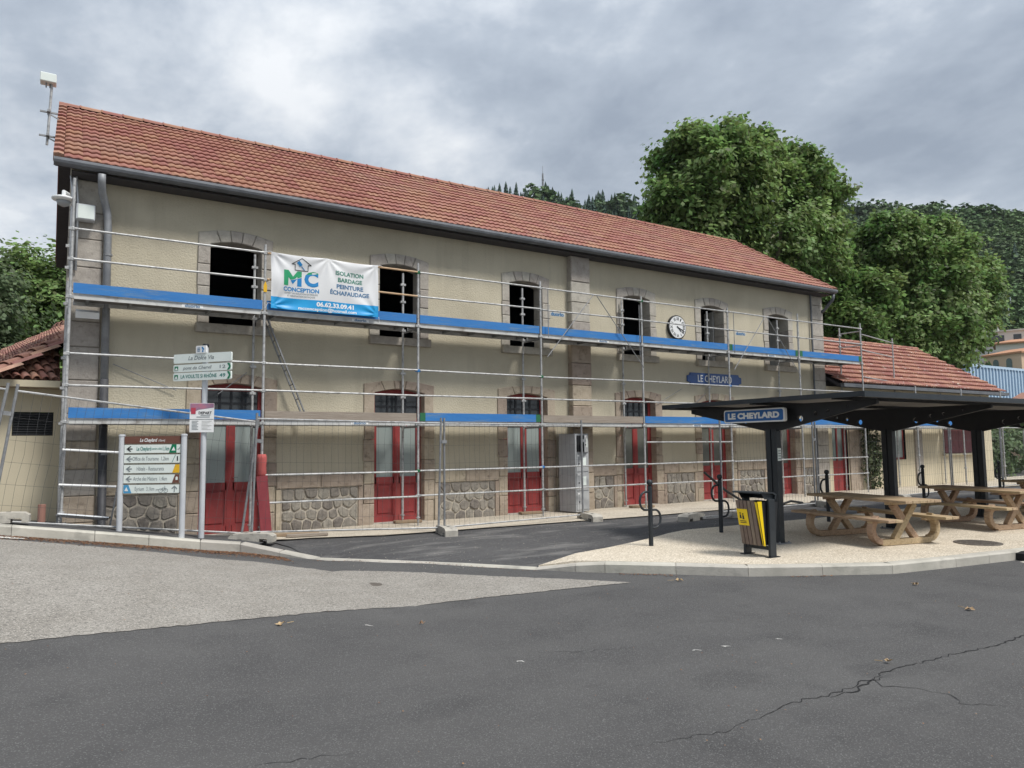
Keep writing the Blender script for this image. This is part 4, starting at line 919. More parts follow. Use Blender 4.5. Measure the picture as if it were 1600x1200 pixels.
# ------------------------------------------------------------------ fence panels
def fence_panel(p0, p1, z0, z1, label, h=2.0, back=0.0):
    """temporary mesh panel from p0 to p1 (plan), bottom heights z0, z1"""
    a = Vector((p0[0], p0[1], z0+.03)); b = Vector((p1[0], p1[1], z1+.03)); d = (b-a).normalized(); L = (b-a).length
    sidev = Vector((-d.y, d.x, 0)).normalized(); u = (sidev.cross(d)*-1).normalized()
    if u.z < 0: u = -u
    u = (u+sidev*back).normalized()
    t = thing('mesh_fence', label, 'fence', a, 'temporary mesh fence panels round the works')
    for q in (0.02, L-.02):
        mb = MB(); mb.tube(a+d*q, a+d*q+u*(h+.06), .021, 8); obj('post', mb, m_galv_d, t)
    for z in (.05, h-.04):
        mb = MB(); mb.tube(a+u*z+d*.03, a+u*z+d*(L-.03), .016, 6); obj('rail', mb, m_galv, t)
    mb = MB(); n = int(L/.115)
    for i in range(1, n):
        q = L*i/n; k = .012*((i % 2)*2-1)
        pts = [a+d*q+u*.05]+[a+d*(q+rnd.uniform(-.012, .012)+(.018 if j % 2 else -.006))+u*(h*f)+sidev*(k if j % 2 else 0) for j, f in ((0, .3), (1, .52), (2, .75))]+[a+d*(q+rnd.uniform(-.008, .008))+u*(h-.04)]
        mb.path(pts, .0021, 3)
    for z in (.28, .58, .90, 1.22, 1.55): mb.tube(a+u*z, a+u*z+d*L, .0021, 3)
    w = obj('wire_mesh', mb, m_wire, t, fix=False); w['kind'] = 'stuff'
    mb = MB(); mb.beam(a+u*1.62+d*L, a+u*1.62+d*(L+.10), .04, .06); obj('clamp', mb, m_galv_d, t)
    return t
FZ = lambda x, y: h_pav(x, y)
fence_panel((-4.3, 12.72), (-.93, 12.80), 1.02, .51, 'leaning mesh fence panel at the far left edge by the outbuilding')
fence_panel((-.80, 12.85), (2.70, 12.92), .515, .08, 'mesh fence panel behind the tourist sign posts', h=1.98)
fence_panel((2.80, 12.80), (5.98, 12.08), .10, .02, 'mesh fence panel before the rubble plinth between the first two doors')
fence_panel((6.06, 12.08), (9.56, 12.42), .02, .02, 'mesh fence panel before the third door and the grey locker')
fence_panel((12.45, 11.2), (15.9, 11.3), .0, .0, 'mesh fence panel seen between bike stand and first shelter column')
fence_panel((16.0, 11.32), (19.4, 11.45), .0, .0, 'mesh fence panel behind the nearest picnic table')
fence_panel((19.5, 11.45), (22.9, 11.6), .0, .0, 'mesh fence panel before the climbing plant and red window')
fence_panel((23.0, 11.62), (26.4, 11.75), .0, .0, 'mesh fence panel before the maroon shutters')
fence_panel((26.5, 11.78), (30, 11.9), .0, .0, 'mesh fence panel past the last shelter column at the right')
def fence_foot(x, y, z, ang, label, hollow=True):
    c, s = math.cos(ang), math.sin(ang); dx, dy = Vector((c, s, 0)), Vector((-s, c, 0))
    t = thing('concrete_foot', label, 'fence foot', (x, y, z), 'concrete feet of the fence panels')
    mb = MB(); P = Vector((x, y, z))
    prof = [(-.34, 0), (-.30, .13), (-.12, .155), (.12, .155), (.30, .13), (.34, 0)]
    if hollow: prof = [(-.36, 0), (-.36, .10), (-.30, .14), (-.10, .15), (.10, .15), (.30, .14), (.36, .10), (.36, 0), (.27, 0), (.27, .06), (.14, .06), (.14, 0), (-.14, 0), (-.14, .06), (-.27, .06), (-.27, 0)]
    mb.extrude([P+dx*u+Vector((0, 0, w))-dy*.115 for u, w in prof], dy*.23); obj('block', mb, m_conc, t)
    mb = MB(); 
    for u in (-.1, .1): mb.lathe(P+dx*u+Vector((0, 0, .149)), [(.03, 0), (.03, .004)], 10)
    obj('socket', mb, m_mullion, t)
fence_foot(-.66, 12.62, h_pav(-.66, 12.7)+.0, rad(-4), 'pale concrete foot on the kerb under the leftmost fence posts')
fence_foot(2.78, 12.55, .045, rad(-30), 'concrete foot beside the red leaning board at the end of the left kerb')
fence_foot(6.02, 11.88, -.005, rad(78), 'concrete foot on the tarmac edge under the fence joint between second and third doors')
fence_foot(9.55, 12.2, -.005, rad(80), 'concrete foot below the grey locker')
fence_foot(11.2, 10.9, -.005, rad(15), 'loose concrete foot lying behind the two bike stands')
fence_foot(16.0, 11.15, -.005, rad(75), 'concrete foot behind the nearest picnic table')
fence_foot(19.45, 11.3, -.005, rad(75), 'concrete foot under the fence joint behind the second shelter column')
wb = thing('fence_brace', 'steel brace bar lying on the tarmac next to the loose concrete foot', 'bar', (11.9, 10.8, 0)); mb = MB(); mb.beam((11.45, 10.85, .04), (12.25, 10.75, .05), .05, .05); obj('bar', mb, m_galv, wb)
mb = MB(); mb.obox((12.35, 10.73, .06), (.12, 0, 0), (0, .1, 0), (0, 0, .065)); obj('weight', mb, m_conc, wb)

# ------------------------------------------------------------------ signs on the left pavement
AXD = Vector((.85, -.53, 0)).normalized()
def ground_z(x, y): return h_pav(x, y)
# direction post
PX, PY = 2.0, 12.62; pz = ground_z(PX, PY)
dp_ = thing('direction_post', 'tall grey post carrying three white direction plates La Dolce Via and La Voulte', 'sign post', (PX, PY, pz))
mb = MB(); mb.tube((PX, PY, pz-.05), (PX, PY, 3.25), .045, 14); obj('post', mb, m_alu, dp_, smooth=False)
mb = MB(); mb.lathe((PX, PY, 3.245), [(.05, 0), (.052, .04), (.04, .055)], 12); obj('cap', mb, m_black, dp_)
d2 = Vector((.66, -.75, 0)).normalized(); n2 = d2.cross(Vector((0, 0, 1)))
def plate(parent, c, d, w, h, m, th=.03, name='sign_panel', r=.02):
    n = Vector(d).cross(Vector((0, 0, 1))); mb = MB(); c = Vector(c); pts = []
    for sx_, sz_, a0 in ((1, -1, -90), (1, 1, 0), (-1, 1, 90), (-1, -1, 180)):
        for k in range(4):
            a = rad(a0+30*k); pts.append(c+Vector(d)*(sx_*(w/2-r)+math.cos(a)*r)+Vector((0, 0, 1))*(sz_*(h/2-r)+math.sin(a)*r)+n*th/2)
    mb.extrude(pts, -n*th); return obj(name, mb, m, parent)
pc = Vector((PX, PY, 0))+n2*.065
specs = [(3.065, .150, 'La Dolce Via', .50, None), (2.905, .120, 'pont de Chervil', .56, '12'), (2.765, .132, 'LA VOULTE S/ RHÔNE', .70, '49')]
for z, h, body, tw, km in specs:
    p = plate(dp_, pc+Vector((0, 0, z)), d2, 1.12, h, m_offwhite)
    o_ = pc+Vector((0, 0, z))+n2*.015
    text(body, h*.62, m_inkg if km != '49' else m_teal, p, o_+d2*(-.02 if km is None else -.09 if km == '12' else -.06), d2, width=tw, bold=.012, shear=0.25 if km != '49' else 0)
    if km:
        text(km, h*.62, m_inkg if km != '49' else m_teal, p, o_+d2*.40, d2, width=.11, bold=.012)
        s = o_+d2*-.50
        flat('bicycle_symbol', [s+d2*a+Vector((0, 0, b)) for a, b in ((-.035, -.035), (.035, -.035), (.035, .035), (-.035, .035))], m_signgreen, p, n2)
        flat('bicycle_symbol', [s+d2*a+Vector((0, 0, b)) for a, b in ((-.028, -.028), (.03, -.028), (.002, .02))], m_white, p, n2, .004)
        e = o_+d2*.53
        hh = h/2-.006; flat('arrow_mark', [e+d2*a+Vector((0, 0, b)) for a, b in ((.0, -hh), (.025, -hh), (.028, 0), (.025, hh), (.0, hh), (-.035, hh), (.005, 0), (-.035, -hh))][::1] if False else [e+d2*a+Vector((0, 0, b)) for a, b in ((-.045, -hh), (.0, -hh), (.026, 0), (.0, hh), (-.045, hh), (-.005, 0))], m_signgreen, p, n2)
p = plate(dp_, pc+Vector((-.02, 0, 3.20)), d2, .20, .125, m_white)
o_ = pc+Vector((-.02, 0, 3.20))+n2*.015
flat('emblem', [o_+d2*a+Vector((0, 0, b)) for a, b in ((.02, -.04), (.05, -.045), (.045, -.01), (.07, .0), (.05, .02), (.03, .045), (.01, .03), (.035, 0))], m_logob, p, n2)
for b in (.025, 0, -.025): flat('text_line', [o_+d2*a+Vector((0, 0, b+c)) for a, c in ((-.07, -.006), (-.015, -.006), (-.015, .006), (-.07, .006))], m_logot, p, n2)
# race poster on the same post
po = thing('race_poster', 'white DEPART poster with a purple header strapped to the direction post', 'poster', (PX, PY-.05, 1.86))
d3 = Vector((.93, -.37, 0)).normalized(); n3 = d3.cross(Vector((0, 0, 1))); c3 = Vector((PX-.02, PY, 2.09))+n3*.058
p = plate(po, c3, d3, .37, .47, m_white, .008, 'sheet', .006); o_ = c3+n3*.004
Q = lambda a, b: o_+d3*a+Vector((0, 0, b))
flat('header_print', [Q(-.18, .10), Q(-.11, .10), Q(-.05, .13), Q(.18, .165), Q(.18, .23), Q(-.18, .23)], m_poster, p, n3)
flat('header_print', [Q(-.165, .06), Q(-.095, .06), Q(-.095, .16), Q(-.165, .16)], m_postred, p, n3, .004)
text('DEPART', .06, m_ink, p, Q(.05, .075), d3, width=.20, bold=.03)
flat('rule', [Q(-.18, -.03), Q(.18, -.03), Q(.18, -.022), Q(-.18, -.022)], m_inkg, p, n3)
for k in range(7):
    flat('text_line', [Q(-.15, -.06-k*.022), Q(-.05-.02*(k % 2), -.06-k*.022), Q(-.05-.02*(k % 2), -.052-k*.022), Q(-.15, -.052-k*.022)], m_inkg, p, n3)
    flat('text_line', [Q(0, -.06-k*.022), Q(.15-.03*(k % 3), -.06-k*.022), Q(.15-.03*(k % 3), -.055-k*.022), Q(0, -.055-k*.022)], m_shutgrey, p, n3)
flat('text_line', [Q(-.02, .035), Q(.13, .035), Q(.13, .046), Q(-.02, .046)], m_inkg, p, n3); flat('text_line', [Q(-.08, .005), Q(.12, .005), Q(.12, .018), Q(-.08, .018)], m_inkg, p, n3)
# tourist direction board
tL = Vector((.845, 12.78, 0)); ts = thing('tourist_direction_board', 'low two-post board listing Le Cheylard town destinations on white strips', 'sign', (.845, 12.78, ground_z(.845, 12.78)))
tw_ = .965; tR = tL+AXD*tw_; nt_ = AXD.cross(Vector((0, 0, 1)))
for q in (tL, tR):
    gz = ground_z(q.x, q.y); mb = MB(); mb.tube((q.x, q.y, gz-.05), (q.x, q.y, 1.80), .043, 14); pst = obj('post', mb, m_alu, ts)
    mb = MB(); mb.lathe((q.x, q.y, 1.795), [(.05, 0), (.05, .02), (.03, .03)], 14); obj('cap', mb, m_alu, pst)
mid = (tL+tR)/2; W_ = tw_-.10
zt = [(1.735, .115, 'head')]+[(1.598-.1545*k, .128, k) for k in range(5)]
ROWS = [('Le Cheylard', .40, m_teal, '1,1km'), ('Office de Tourisme  1,2km', .56, m_inkg, None), ('Hôtels - Restaurants', .42, m_inkg, None), ('Arche des Métiers  1,4km', .52, m_inkg, None), ('Eyrium  3,1km', .34, m_inkg, None)]
for z, h, k in zt:
    c = Vector((mid.x, mid.y, z)); p = plate(ts, c, AXD, W_, h, m_brown if k == 'head' else m_offwhite, .035, r=.004); o_ = c+nt_*.0175
    Q = lambda a, b: o_+AXD*a+Vector((0, 0, b))
    if k == 'head':
        text('Le Cheylard', .075, m_white, p, Q(-.06, -.005), AXD, width=.27, bold=.025, shear=.25); text('(Gare)', .045, m_white, p, Q(.145, -.01), AXD, width=.10, bold=.01, shear=.25); continue
    body, tw, im_, extra = ROWS[k]
    if k < 4:
        for pts in ([Q(-.40, 0), Q(-.34, .045), Q(-.325, .035), Q(-.365, .007), Q(-.365, -.007), Q(-.325, -.035), Q(-.34, -.045)], [Q(-.37, -.008), Q(-.305, -.008), Q(-.305, .008), Q(-.37, .008)]): flat('arrow', pts, m_ink if k == 0 else m_inkg, p, nt_)
    else:
        for pts in ([Q(.36, .05), Q(.315, .005), Q(.325, -.008), Q(.353, .02), Q(.367, .02), Q(.395, -.008), Q(.405, .005)], [Q(.353, -.05), Q(.367, -.05), Q(.367, .03), Q(.353, .03)]): flat('arrow', pts, m_inkg, p, nt_)
    if k == 0:
        text('Le Cheylard', .085, m_teal, p, Q(-.13, 0), AXD, width=.22, bold=.01); text('(centre ville)', .05, m_teal, p, Q(.07, 0), AXD, width=.16); text('1,1km', .085, m_teal, p, Q(.215, 0), AXD, width=.10, bold=.01)
        flat('bicycle_symbol', [Q(.26, -.064), Q(.375, -.064), Q(.375, .064), Q(.305, .064)], m_signgreen, p, nt_); flat('bicycle_symbol', [Q(.30, -.03), Q(.36, -.03), Q(.335, .03)], m_white, p, nt_, .004)
        flat('bicycle_symbol', [Q(.385, -.012), Q(.41, 0), Q(.43, .03), Q(.425, -.01)], m_inkg, p, nt_)
    elif k == 4:
        text(body, .085, im_, p, Q(-.10, 0), AXD, width=.30); text('par', .05, im_, p, Q(.10, -.01), AXD, width=.05)
        flat('bicycle_symbol', [Q(-.425, -.064), Q(-.30, -.064), Q(-.35, .064), Q(-.425, .064)], m_lightblue, p, nt_); flat('bicycle_symbol', [Q(-.41, -.03), Q(-.35, -.03), Q(-.38, .03)], m_white, p, nt_, .004)
        for cx_ in (.15, .23): 
            mb = MB(); mb.path([Q(cx_+.03*math.cos(t), -.025+.03*math.sin(t))+nt_*.003 for t in [2*PI*j/12 for j in range(13)]], .003, 4); obj('bicycle_symbol', mb, m_inkg, p)
        mb = MB(); mb.path([Q(.15, -.025)+nt_*.003, Q(.175, .015)+nt_*.003, Q(.215, .015)+nt_*.003, Q(.19, -.025)+nt_*.003, Q(.175, .015)+nt_*.003], .003, 4); mb.path([Q(.23, -.025)+nt_*.003, Q(.21, .045)+nt_*.003], .003, 4); obj('bicycle_symbol', mb, m_inkg, p)
    else:
        text(body, .085, im_, p, Q(-.02, 0), AXD, width=tw)
        mm = {1: None, 2: m_yel, 3: m_brown}[k]
        if mm: flat('symbol', [Q(.32, -.064), Q(.43, -.064), Q(.43, .064), Q(.365, .064)], mm, p, nt_)
        else: text('i', .10, m_ink, p, Q(.395, 0), AXD, bold=.05); mb = MB(); mb.beam(Q(.31, -.06)+nt_*.003, Q(.365, .06)+nt_*.003, .006, .002, tuple(nt_)); obj('rule', mb, m_teal, p)
        if k == 3: flat('symbol', [Q(.375, -.02), Q(.41, -.02), Q(.41, .02), Q(.393, .035), Q(.375, .02)], m_offwhite, p, nt_, .004)

# ------------------------------------------------------------------ shelter
sh = thing('picnic_shelter', 'black steel shelter with flat roof on tapered arms over the picnic tables', 'shelter', (16, 7.7, 0))
SXC = [9.72, 12.95, 16.2, 19.45, 22.7, 25.95]
def arm_mesh(x, th=.05):
    cu = bpy.data.curves.new('arm', 'CURVE'); cu.dimensions = '2D'; cu.fill_mode = 'BOTH'; cu.extrude = th/2
    def spl(pts):
        s = cu.splines.new('POLY'); s.points.add(len(pts)-1)
        for p, q in zip(s.points, pts): p.co = (q[0], q[1], 0, 1)
        s.use_cyclic_u = True
    spl([(5.85, 2.185), (5.85, 2.12), (7.50, 1.775), (7.76, 1.775), (9.36, 2.12), (9.36, 2.185)])
    for y, z, r in ((7.1, 1.955, .05), (6.83, 2.02, .034), (6.62, 2.055, .026), (6.3, 2.105, .012), (8.16, 1.955, .05), (8.43, 2.02, .034), (8.64, 2.055, .026)):
        spl([(y+r*math.cos(2*PI*k/16), z+r*math.sin(2*PI*k/16)) for k in range(16)])
    t = bpy.data.objects.new('arm', cu); C.objects.link(t); dg = bpy.context.evaluated_depsgraph_get(); dg.update()
    me = bpy.data.meshes.new_from_object(t.evaluated_get(dg)); bpy.data.objects.remove(t)
    for v in me.vertices:
        y, z, w = v.co; q = Vector((x+w, y, z))-ORG[sh.name]; v.co = q
    me.materials.clear(); me.materials.append(m_black); return me
for x in SXC:
    o = link('arm', arm_mesh(x), sh); ORG[o.name] = ORG[sh.name]
    cm = MB(); cm.box(x-.055, x+.055, 7.53, 7.62, .0, 1.80); cm.box(x-.055, x+.055, 7.645, 7.735, .0, 1.80); cm.box(x-.035, x+.035, 7.61, 7.66, .0, 1.78); o = obj('column', cm, m_anth, sh)
    pm = MB(); pm.box(x-.14, x+.14, 7.47, 7.8, .003, .016)
    for a, b in ((-.11, 7.5), (.11, 7.5), (-.11, 7.77), (.11, 7.77)): pm.lathe((x+a, b, .016), [(.016, 0), (.016, .025)], 6)
    obj('base_plate', pm, m_galv_d, o)
rm = MB(); rm.box(9.2, 27, 5.74, 9.52, 2.235, 2.262); obj('roof_sheet', rm, m_roofund, sh)
rm = MB(); rm.box(9.17, 27, 5.70, 5.74, 2.195, 2.275); rm.box(9.17, 27, 9.52, 9.56, 2.195, 2.275); rm.box(9.17, 9.2, 5.74, 9.52, 2.205, 2.275); obj('fascia', rm, m_anth, sh)
for y in (6.2, 7.63, 9.05):
    rm = MB(); rm.box(9.22, 27, y-.03, y+.03, 2.187, 2.233); obj('purlin', rm, m_black, sh)
nb = thing('shelter_name_sign', 'small blue LE CHEYLARD sign with white rim on the end of the shelter', 'sign', (9.52, 7.83, 2.02))
dY = Vector((0, -1, 0))
plate(nb, (9.53, 7.83, 2.025), dY, 1.20, .215, m_white, .06, 'sign_box', .035); plate(nb, (9.497, 7.83, 2.025), dY, 1.15, .172, m_signblue, .008, 'sign_face', .028)
text('LE CHEYLARD', .125, m_white, nb, (9.493, 7.83, 2.022), dY, width=1.02, bold=.06)
mb = MB(); mb.box(9.56, 9.70, 7.35, 7.40, 1.97, 2.08); mb.box(9.56, 9.70, 8.25, 8.30, 1.97, 2.08); obj('bracket', mb, m_anth, nb)
nz = thing('column_notice', 'small white notice stuck on the first shelter column', 'notice', (9.72, 7.52, 1.4)); mb = MB(); mb.box(9.68, 9.76, 7.522, 7.529, 1.30, 1.50); obj('sheet', mb, m_offwhite, nz)
for k in range(4): mb = MB(); mb.box(9.69, 9.75, 7.519, 7.5215, 1.33+k*.04, 1.345+k*.04); obj('text_line', mb, m_inkg, nz)

# ------------------------------------------------------------------ picnic tables
def picnic_table(cx_, cy_, ang, label):
    t = thing('picnic_table', label, 'picnic table', (cx_, cy_, 0), 'wooden picnic tables under the shelter')
    ca, sa = math.cos(ang), math.sin(ang)
    P = lambda u, v, z: Vector((cx_+u*ca+v*sa, cy_-u*sa+v*ca, z+.002))          # u across, v along
    U, V = Vector((ca, -sa, 0)), Vector((sa, ca, 0))
    for k in range(5):
        mb = MB(); u = -.292+k*.146; mb.obox(P(u, 0, .675), U*.0695, V*1.02, Vector((0, 0, .021))); bevel(obj('top_plank', mb, m_wood, t), .005)
    for s in (-1, 1):
        for k in range(2):
            mb = MB(); mb.obox(P(s*(.50+k*.145), 0, .405), U*.069, V*1.02, Vector((0, 0, .021))); bevel(obj('seat_plank', mb, m_wood, t), .005)
    for v in (-.64, .64):
        tr = MB()
        tr.obox(P(0, v, .05), U*.50, V*.055, Vector((0, 0, .045)))
        for s in (-1, 1):
            tr.beam(P(s*.23, v, .09), P(-s*.22, v, .62), .10, .075, tuple(V)) if False else None
            a, b = P(s*.22, v+s*.0, .08), P(-s*.21, v, .62); d = (b-a); side = V*.05*.9; w = d.cross(V).normalized()*.048
            tr.obox((a+b)/2+V*.004*s, d/2, side, w)
            # curved leg that carries the seat
            pts = []
            for k in range(9):
                th = rad(-95+k*21.5); pts.append((s*(.50+.155*math.cos(th)), .245+.155*math.sin(th)*1.12))
            n = len(pts); vs = []
            for (u, z) in pts:
                dx, dz = u-s*.50, z-.245; l = math.hypot(dx, dz); o1 = (u+dx/l*.048, z+dz/l*.048); i1 = (u-dx/l*.042, z-dz/l*.042)
                for (uu, zz) in (o1, i1):
                    for vv in (-.055, .055): vs.append(P(uu, v+vv, max(.004, zz)))
            fs = []
            for k in range(n-1):
                q = k*4; fs += [(q, q+1, q+5, q+4), (q+1, q+3, q+7, q+5), (q+3, q+2, q+6, q+7), (q+2, q, q+4, q+6)]
            fs += [(0, 2, 3, 1), (q+4, q+5, q+7, q+6)]
            tr.add(vs, fs)
            tr.obox(P(s*.55, v, .365), U*.14, V*.045, Vector((0, 0, .018)))
        tr.obox(P(0, v, .635), U*.33, V*.045, Vector((0, 0, .0225)))
        bevel(obj('trestle', tr, m_wood, t), .006)
    return t
picnic_table(11.29, 7.03, rad(12), 'nearest pale wooden picnic table between the first two shelter columns')
picnic_table(14.68, 6.95, rad(12), 'second wooden picnic table between second and third shelter columns')
picnic_table(18.05, 6.95, rad(12), 'third wooden picnic table cut by the right edge of the view')

# ------------------------------------------------------------------ bike stands
def bike_stand(x, y, label):
    t = thing('bike_stand', label, 'bike stand', (x, y, 0), 'black bike stands with two hoops')
    mb = MB(); mb.tube((x, y, -.02), (x, y, .93), .036, 12); obj('post', mb, m_anth, t, smooth=False)
    mb = MB(); mb.lathe((x, y, .925), [(.026, 0), (.026, .02), (.045, .035), (.05, .06), (.042, .09), (.02, .105)], 14); obj('finial', mb, m_anth, t, smooth=True)
    for s, zc_ in ((-1, .70), (1, .415)):
        pts = [(x+s*.03, y, zc_+.14), (x+s*.09, y, zc_+.14)]+[(x+s*(.10+.115*math.cos(a)), y, zc_+.14*math.sin(a)) for a in [rad(75-25*k) for k in range(7)]]+[(x+s*.09, y, zc_-.14), (x+s*.03, y, zc_-.14)]
        mb = MB(); mb.path(pts, .018, 8); obj('hoop', mb, m_anth, t, smooth=True)
bike_stand(7.92, 8.58, 'nearest black bike stand at the pointed tip of the island')
bike_stand(10.09, 9.11, 'black bike stand behind the litter bin at the car park edge')
bike_stand(13.12, 9.05, 'black bike stand behind the nearest picnic table')
bike_stand(17.25, 9.38, 'black bike stand behind the far end of the second picnic table')
bike_stand(21.5, 9.65, 'black bike stand right of the third shelter column')

# ------------------------------------------------------------------ litter bin
bx, by = 8.47, 6.96
bi = thing('litter_bin', 'litter bin with wooden slats, yellow panel and black hood on the island', 'litter bin', (bx, by, 0))
for s in (-1, 1):
    mb = MB(); mb.box(bx-.055, bx+.075, by+s*.215-.022, by+s*.215+.022, .0, .80); o = bevel(obj('side_post', mb, m_anth, bi), .006)
    mb = MB(); mb.box(bx-.10, bx+.12, by+s*.215-.045, by+s*.215+.045, .003, .012); obj('base_plate', mb, m_black, o)
mb = MB(); mb.box(bx-.04, bx+.06, by-.19, by+.19, .10, .14); obj('crossbar', mb, m_anth, bi)
mb = MB(); mb.add([(bx-.10, by-.185, .17), (bx+.12, by-.185, .17), (bx+.20, by-.185, .76), (bx-.215, by-.185, .76), (bx-.10, by+.185, .17), (bx+.12, by+.185, .17), (bx+.20, by+.185, .76), (bx-.215, by+.185, .76)], [(0,1,2,3),(7,6,5,4),(0,4,5,1),(1,5,6,2),(3,7,4,0)]); obj('inner_bin', mb, m_black, bi)
for k in range(5):                                             # slats on the street face
    y0 = by+.19-.066*(k+1); mb = MB(); mb.add([(bx-.135, y0+.004, .16), (bx-.135, y0+.058, .16), (bx-.25, y0+.058, .78), (bx-.25, y0+.004, .78), (bx-.113, y0+.004, .16), (bx-.113, y0+.058, .16), (bx-.228, y0+.058, .78), (bx-.228, y0+.004, .78)], [(0,1,2,3),(7,6,5,4),(0,4,5,1),(1,5,6,2),(2,6,7,3),(3,7,4,0)]); obj('slat', mb, m_slat, bi)
mb = MB(); mb.add([(bx-.12, by-.188, .16), (bx-.235, by-.188, .775), (bx-.15, by-.191, .775), (bx-.10, by-.191, .16)], [(0,1,2,3)]); mb.add([(bx-.133, by-.186, .165), (bx-.133, by-.175, .165), (bx-.246, by-.148, .77), (bx-.246, by-.186, .77)], [(0,1,2,3)]); obj('yellow_panel', mb, m_binyel, bi, fix=False)
xs_ = lambda z: bx-.135-.115*(z-.16)/.62
mb = MB(); mb.add([(xs_(.43)-.004, by+.0, .43), (xs_(.43)-.004, by+.185, .43), (xs_(.66)-.004, by+.185, .66), (xs_(.66)-.004, by+.0, .66), (xs_(.43)-.001, by+.0, .43), (xs_(.43)-.001, by+.185, .43), (xs_(.66)-.001, by+.185, .66), (xs_(.66)-.001, by+.0, .66)], [(0,1,2,3),(7,6,5,4),(0,4,5,1),(1,5,6,2),(2,6,7,3),(3,7,4,0)]); sk = obj('sticker', mb, m_binyel, bi)
for u, w in ((.13, .60), (.085, .59)):
    mb = MB(); mb.lathe((xs_(w)-.0045, by+u, w), [(.012, 0), (.012, .001)], 10, (-1, 0, 0)); obj('pictogram', mb, m_ink, sk)
    mb = MB(); mb.add([(xs_(w-.02)-.0055, by+u-.014, w-.02), (xs_(w-.02)-.0055, by+u+.014, w-.02), (xs_(w-.075)-.0055, by+u+.016, w-.075), (xs_(w-.075)-.0055, by+u-.016, w-.075)], [(0,1,2,3)]); obj('pictogram', mb, m_ink, sk)
for k in range(2): mb = MB(); w = .485-k*.022; mb.add([(xs_(w)-.0055, by+.04, w), (xs_(w)-.0055, by+.15, w), (xs_(w+.01)-.0055, by+.15, w+.01), (xs_(w+.01)-.0055, by+.04, w+.01)], [(0,1,2,3)]); obj('text_line', mb, m_ink, sk)
hd = MB()                                                      # hood with an open mouth towards the street
prof = [(bx+.10, .80), (bx+.12, .86), (bx+.06, .895), (bx-.20, .91), (bx-.255, .90), (bx-.255, .885), (bx-.19, .892), (bx+.05, .878), (bx+.09, .85), (bx+.08, .80)]
hd.extrude([(x, by-.235, z) for x, z in prof], (0, .47, 0))
for s in (-1, 1): hd.add([(bx+.09, by+s*.2, .80), (bx+.09, by+s*.2, .87), (bx-.17, by+s*.2, .895), (bx-.10, by+s*.2, .80)], [(0,1,2,3)])
obj('hood', hd, m_anth, bi)

# ------------------------------------------------------------------ grey locker
lk = thing('metal_locker', 'tall grey four-door metal locker standing against the station pilaster', 'locker', (10.3, 13.8, 0))
la = rad(14); lu, lv_ = Vector((math.cos(la), math.sin(la), 0)), Vector((-math.sin(la), math.cos(la), 0)); l0 = Vector((10.12, 13.42, .04)); lw, ldp, lh = .50, .50, 1.80
mb = MB(); mb.obox(l0+lu*lw/2+lv_*ldp/2+Vector((0, 0, lh/2)), lu*lw/2, lv_*ldp/2, Vector((0, 0, lh/2))); body = bevel(obj('body', mb, m_lock, lk), .008)
for k in range(4):
    z0 = .05+k*.437; mb = MB(); c = l0+lu*lw/2+Vector((0, 0, z0+.21))-lv_*.008
    if k == 3:
        hinge = l0+lu*(lw-.03)+Vector((0, 0, z0+.21)); dd = (-lu*math.cos(rad(28))-lv_*math.sin(rad(28))); nn = dd.cross(Vector((0, 0, 1)))
        c = hinge+dd*.215; mb.obox(c, dd*.215, nn*.008, Vector((0, 0, .2))); fx, fn = -dd, lv_*-1
    else: mb.obox(c, lu*.222, lv_*.007, Vector((0, 0, .205))); fx = lu
    dr = obj('locker_door', mb, m_lock, lk)
    nn = fx.cross(Vector((0, 0, 1))); f0 = c+nn*.008
    P = lambda a, b: f0+fx*a+Vector((0, 0, b))
    if k != 0: flat('paper_label', [P(-.04, -.09), P(.12, -.09), P(.12, .11), P(-.04, .11)], m_offwhite, dr, nn)
    flat('number_plate', [P(-.19, .14), P(-.13, .14), P(-.13, .175), P(-.19, .175)], m_white, dr, nn)
    mb = MB(); mb.lathe(P(-.15, -.03), [(.018, 0), (.014, .02)], 10, tuple(nn)); obj('lock', mb, m_mullion, dr)
mb = MB(); mb.obox(l0+lu*.25+Vector((0, 0, 1.57))-lv_*.001, lu*.2, lv_*.003, Vector((0, 0, .19))); obj('compartment_shade', mb, m_black, lk)  # thin black sheet paints the shaded inside behind the open door

# ------------------------------------------------------------------ ground furniture and litter
mc = thing('manhole_cover', 'round cast iron manhole cover in the island paving by the second table', 'manhole cover', (12.15, 5.82, .0)); mb = MB(); mb.lathe((12.15, 5.82, .0), [(.33, 0), (.33, .012), (.30, .014)], 40); obj('cover', mb, m_castiron, mc)
mb = MB()
for i in range(-4, 5):
    for j in range(-4, 5):
        if math.hypot(i, j)*.062 < .27: mb.box(12.15+i*.062-.019, 12.15+i*.062+.019, 5.82+j*.062-.019, 5.82+j*.062+.019, .012, .019)
obj('tread_pattern', mb, m_castiron, mc)
mb = MB(); z = h_road(3.37, 8.71); mb.lathe((3.37, 8.71, z+.004), [(.13, 0), (.13, .008), (.10, .009)], 24); tag(obj('valve_cover', mb, m_castiron, base=(3.37, 8.71, z)), 'small round iron valve cover in the pale worn asphalt', 'cover')
di = thing('drain_inlet', 'dark storm drain mouth cut into the island kerb at the right edge', 'drain', (12.3, 5.02, -.13))
mb = MB(); mb.slabxz([(11.72, -.125), (12.9, -.125), (12.9, -.03), (12.75, -.012), (11.87, -.012), (11.72, -.03)], 4.96, 5.12, .0); 
for i, (x, y, z) in enumerate(mb.v): mb.v[i] = (x, y-(x-12.3)*.088, z)
obj('mouth', mb, m_crack, di)  # dark slab stands in for the shade inside the opening
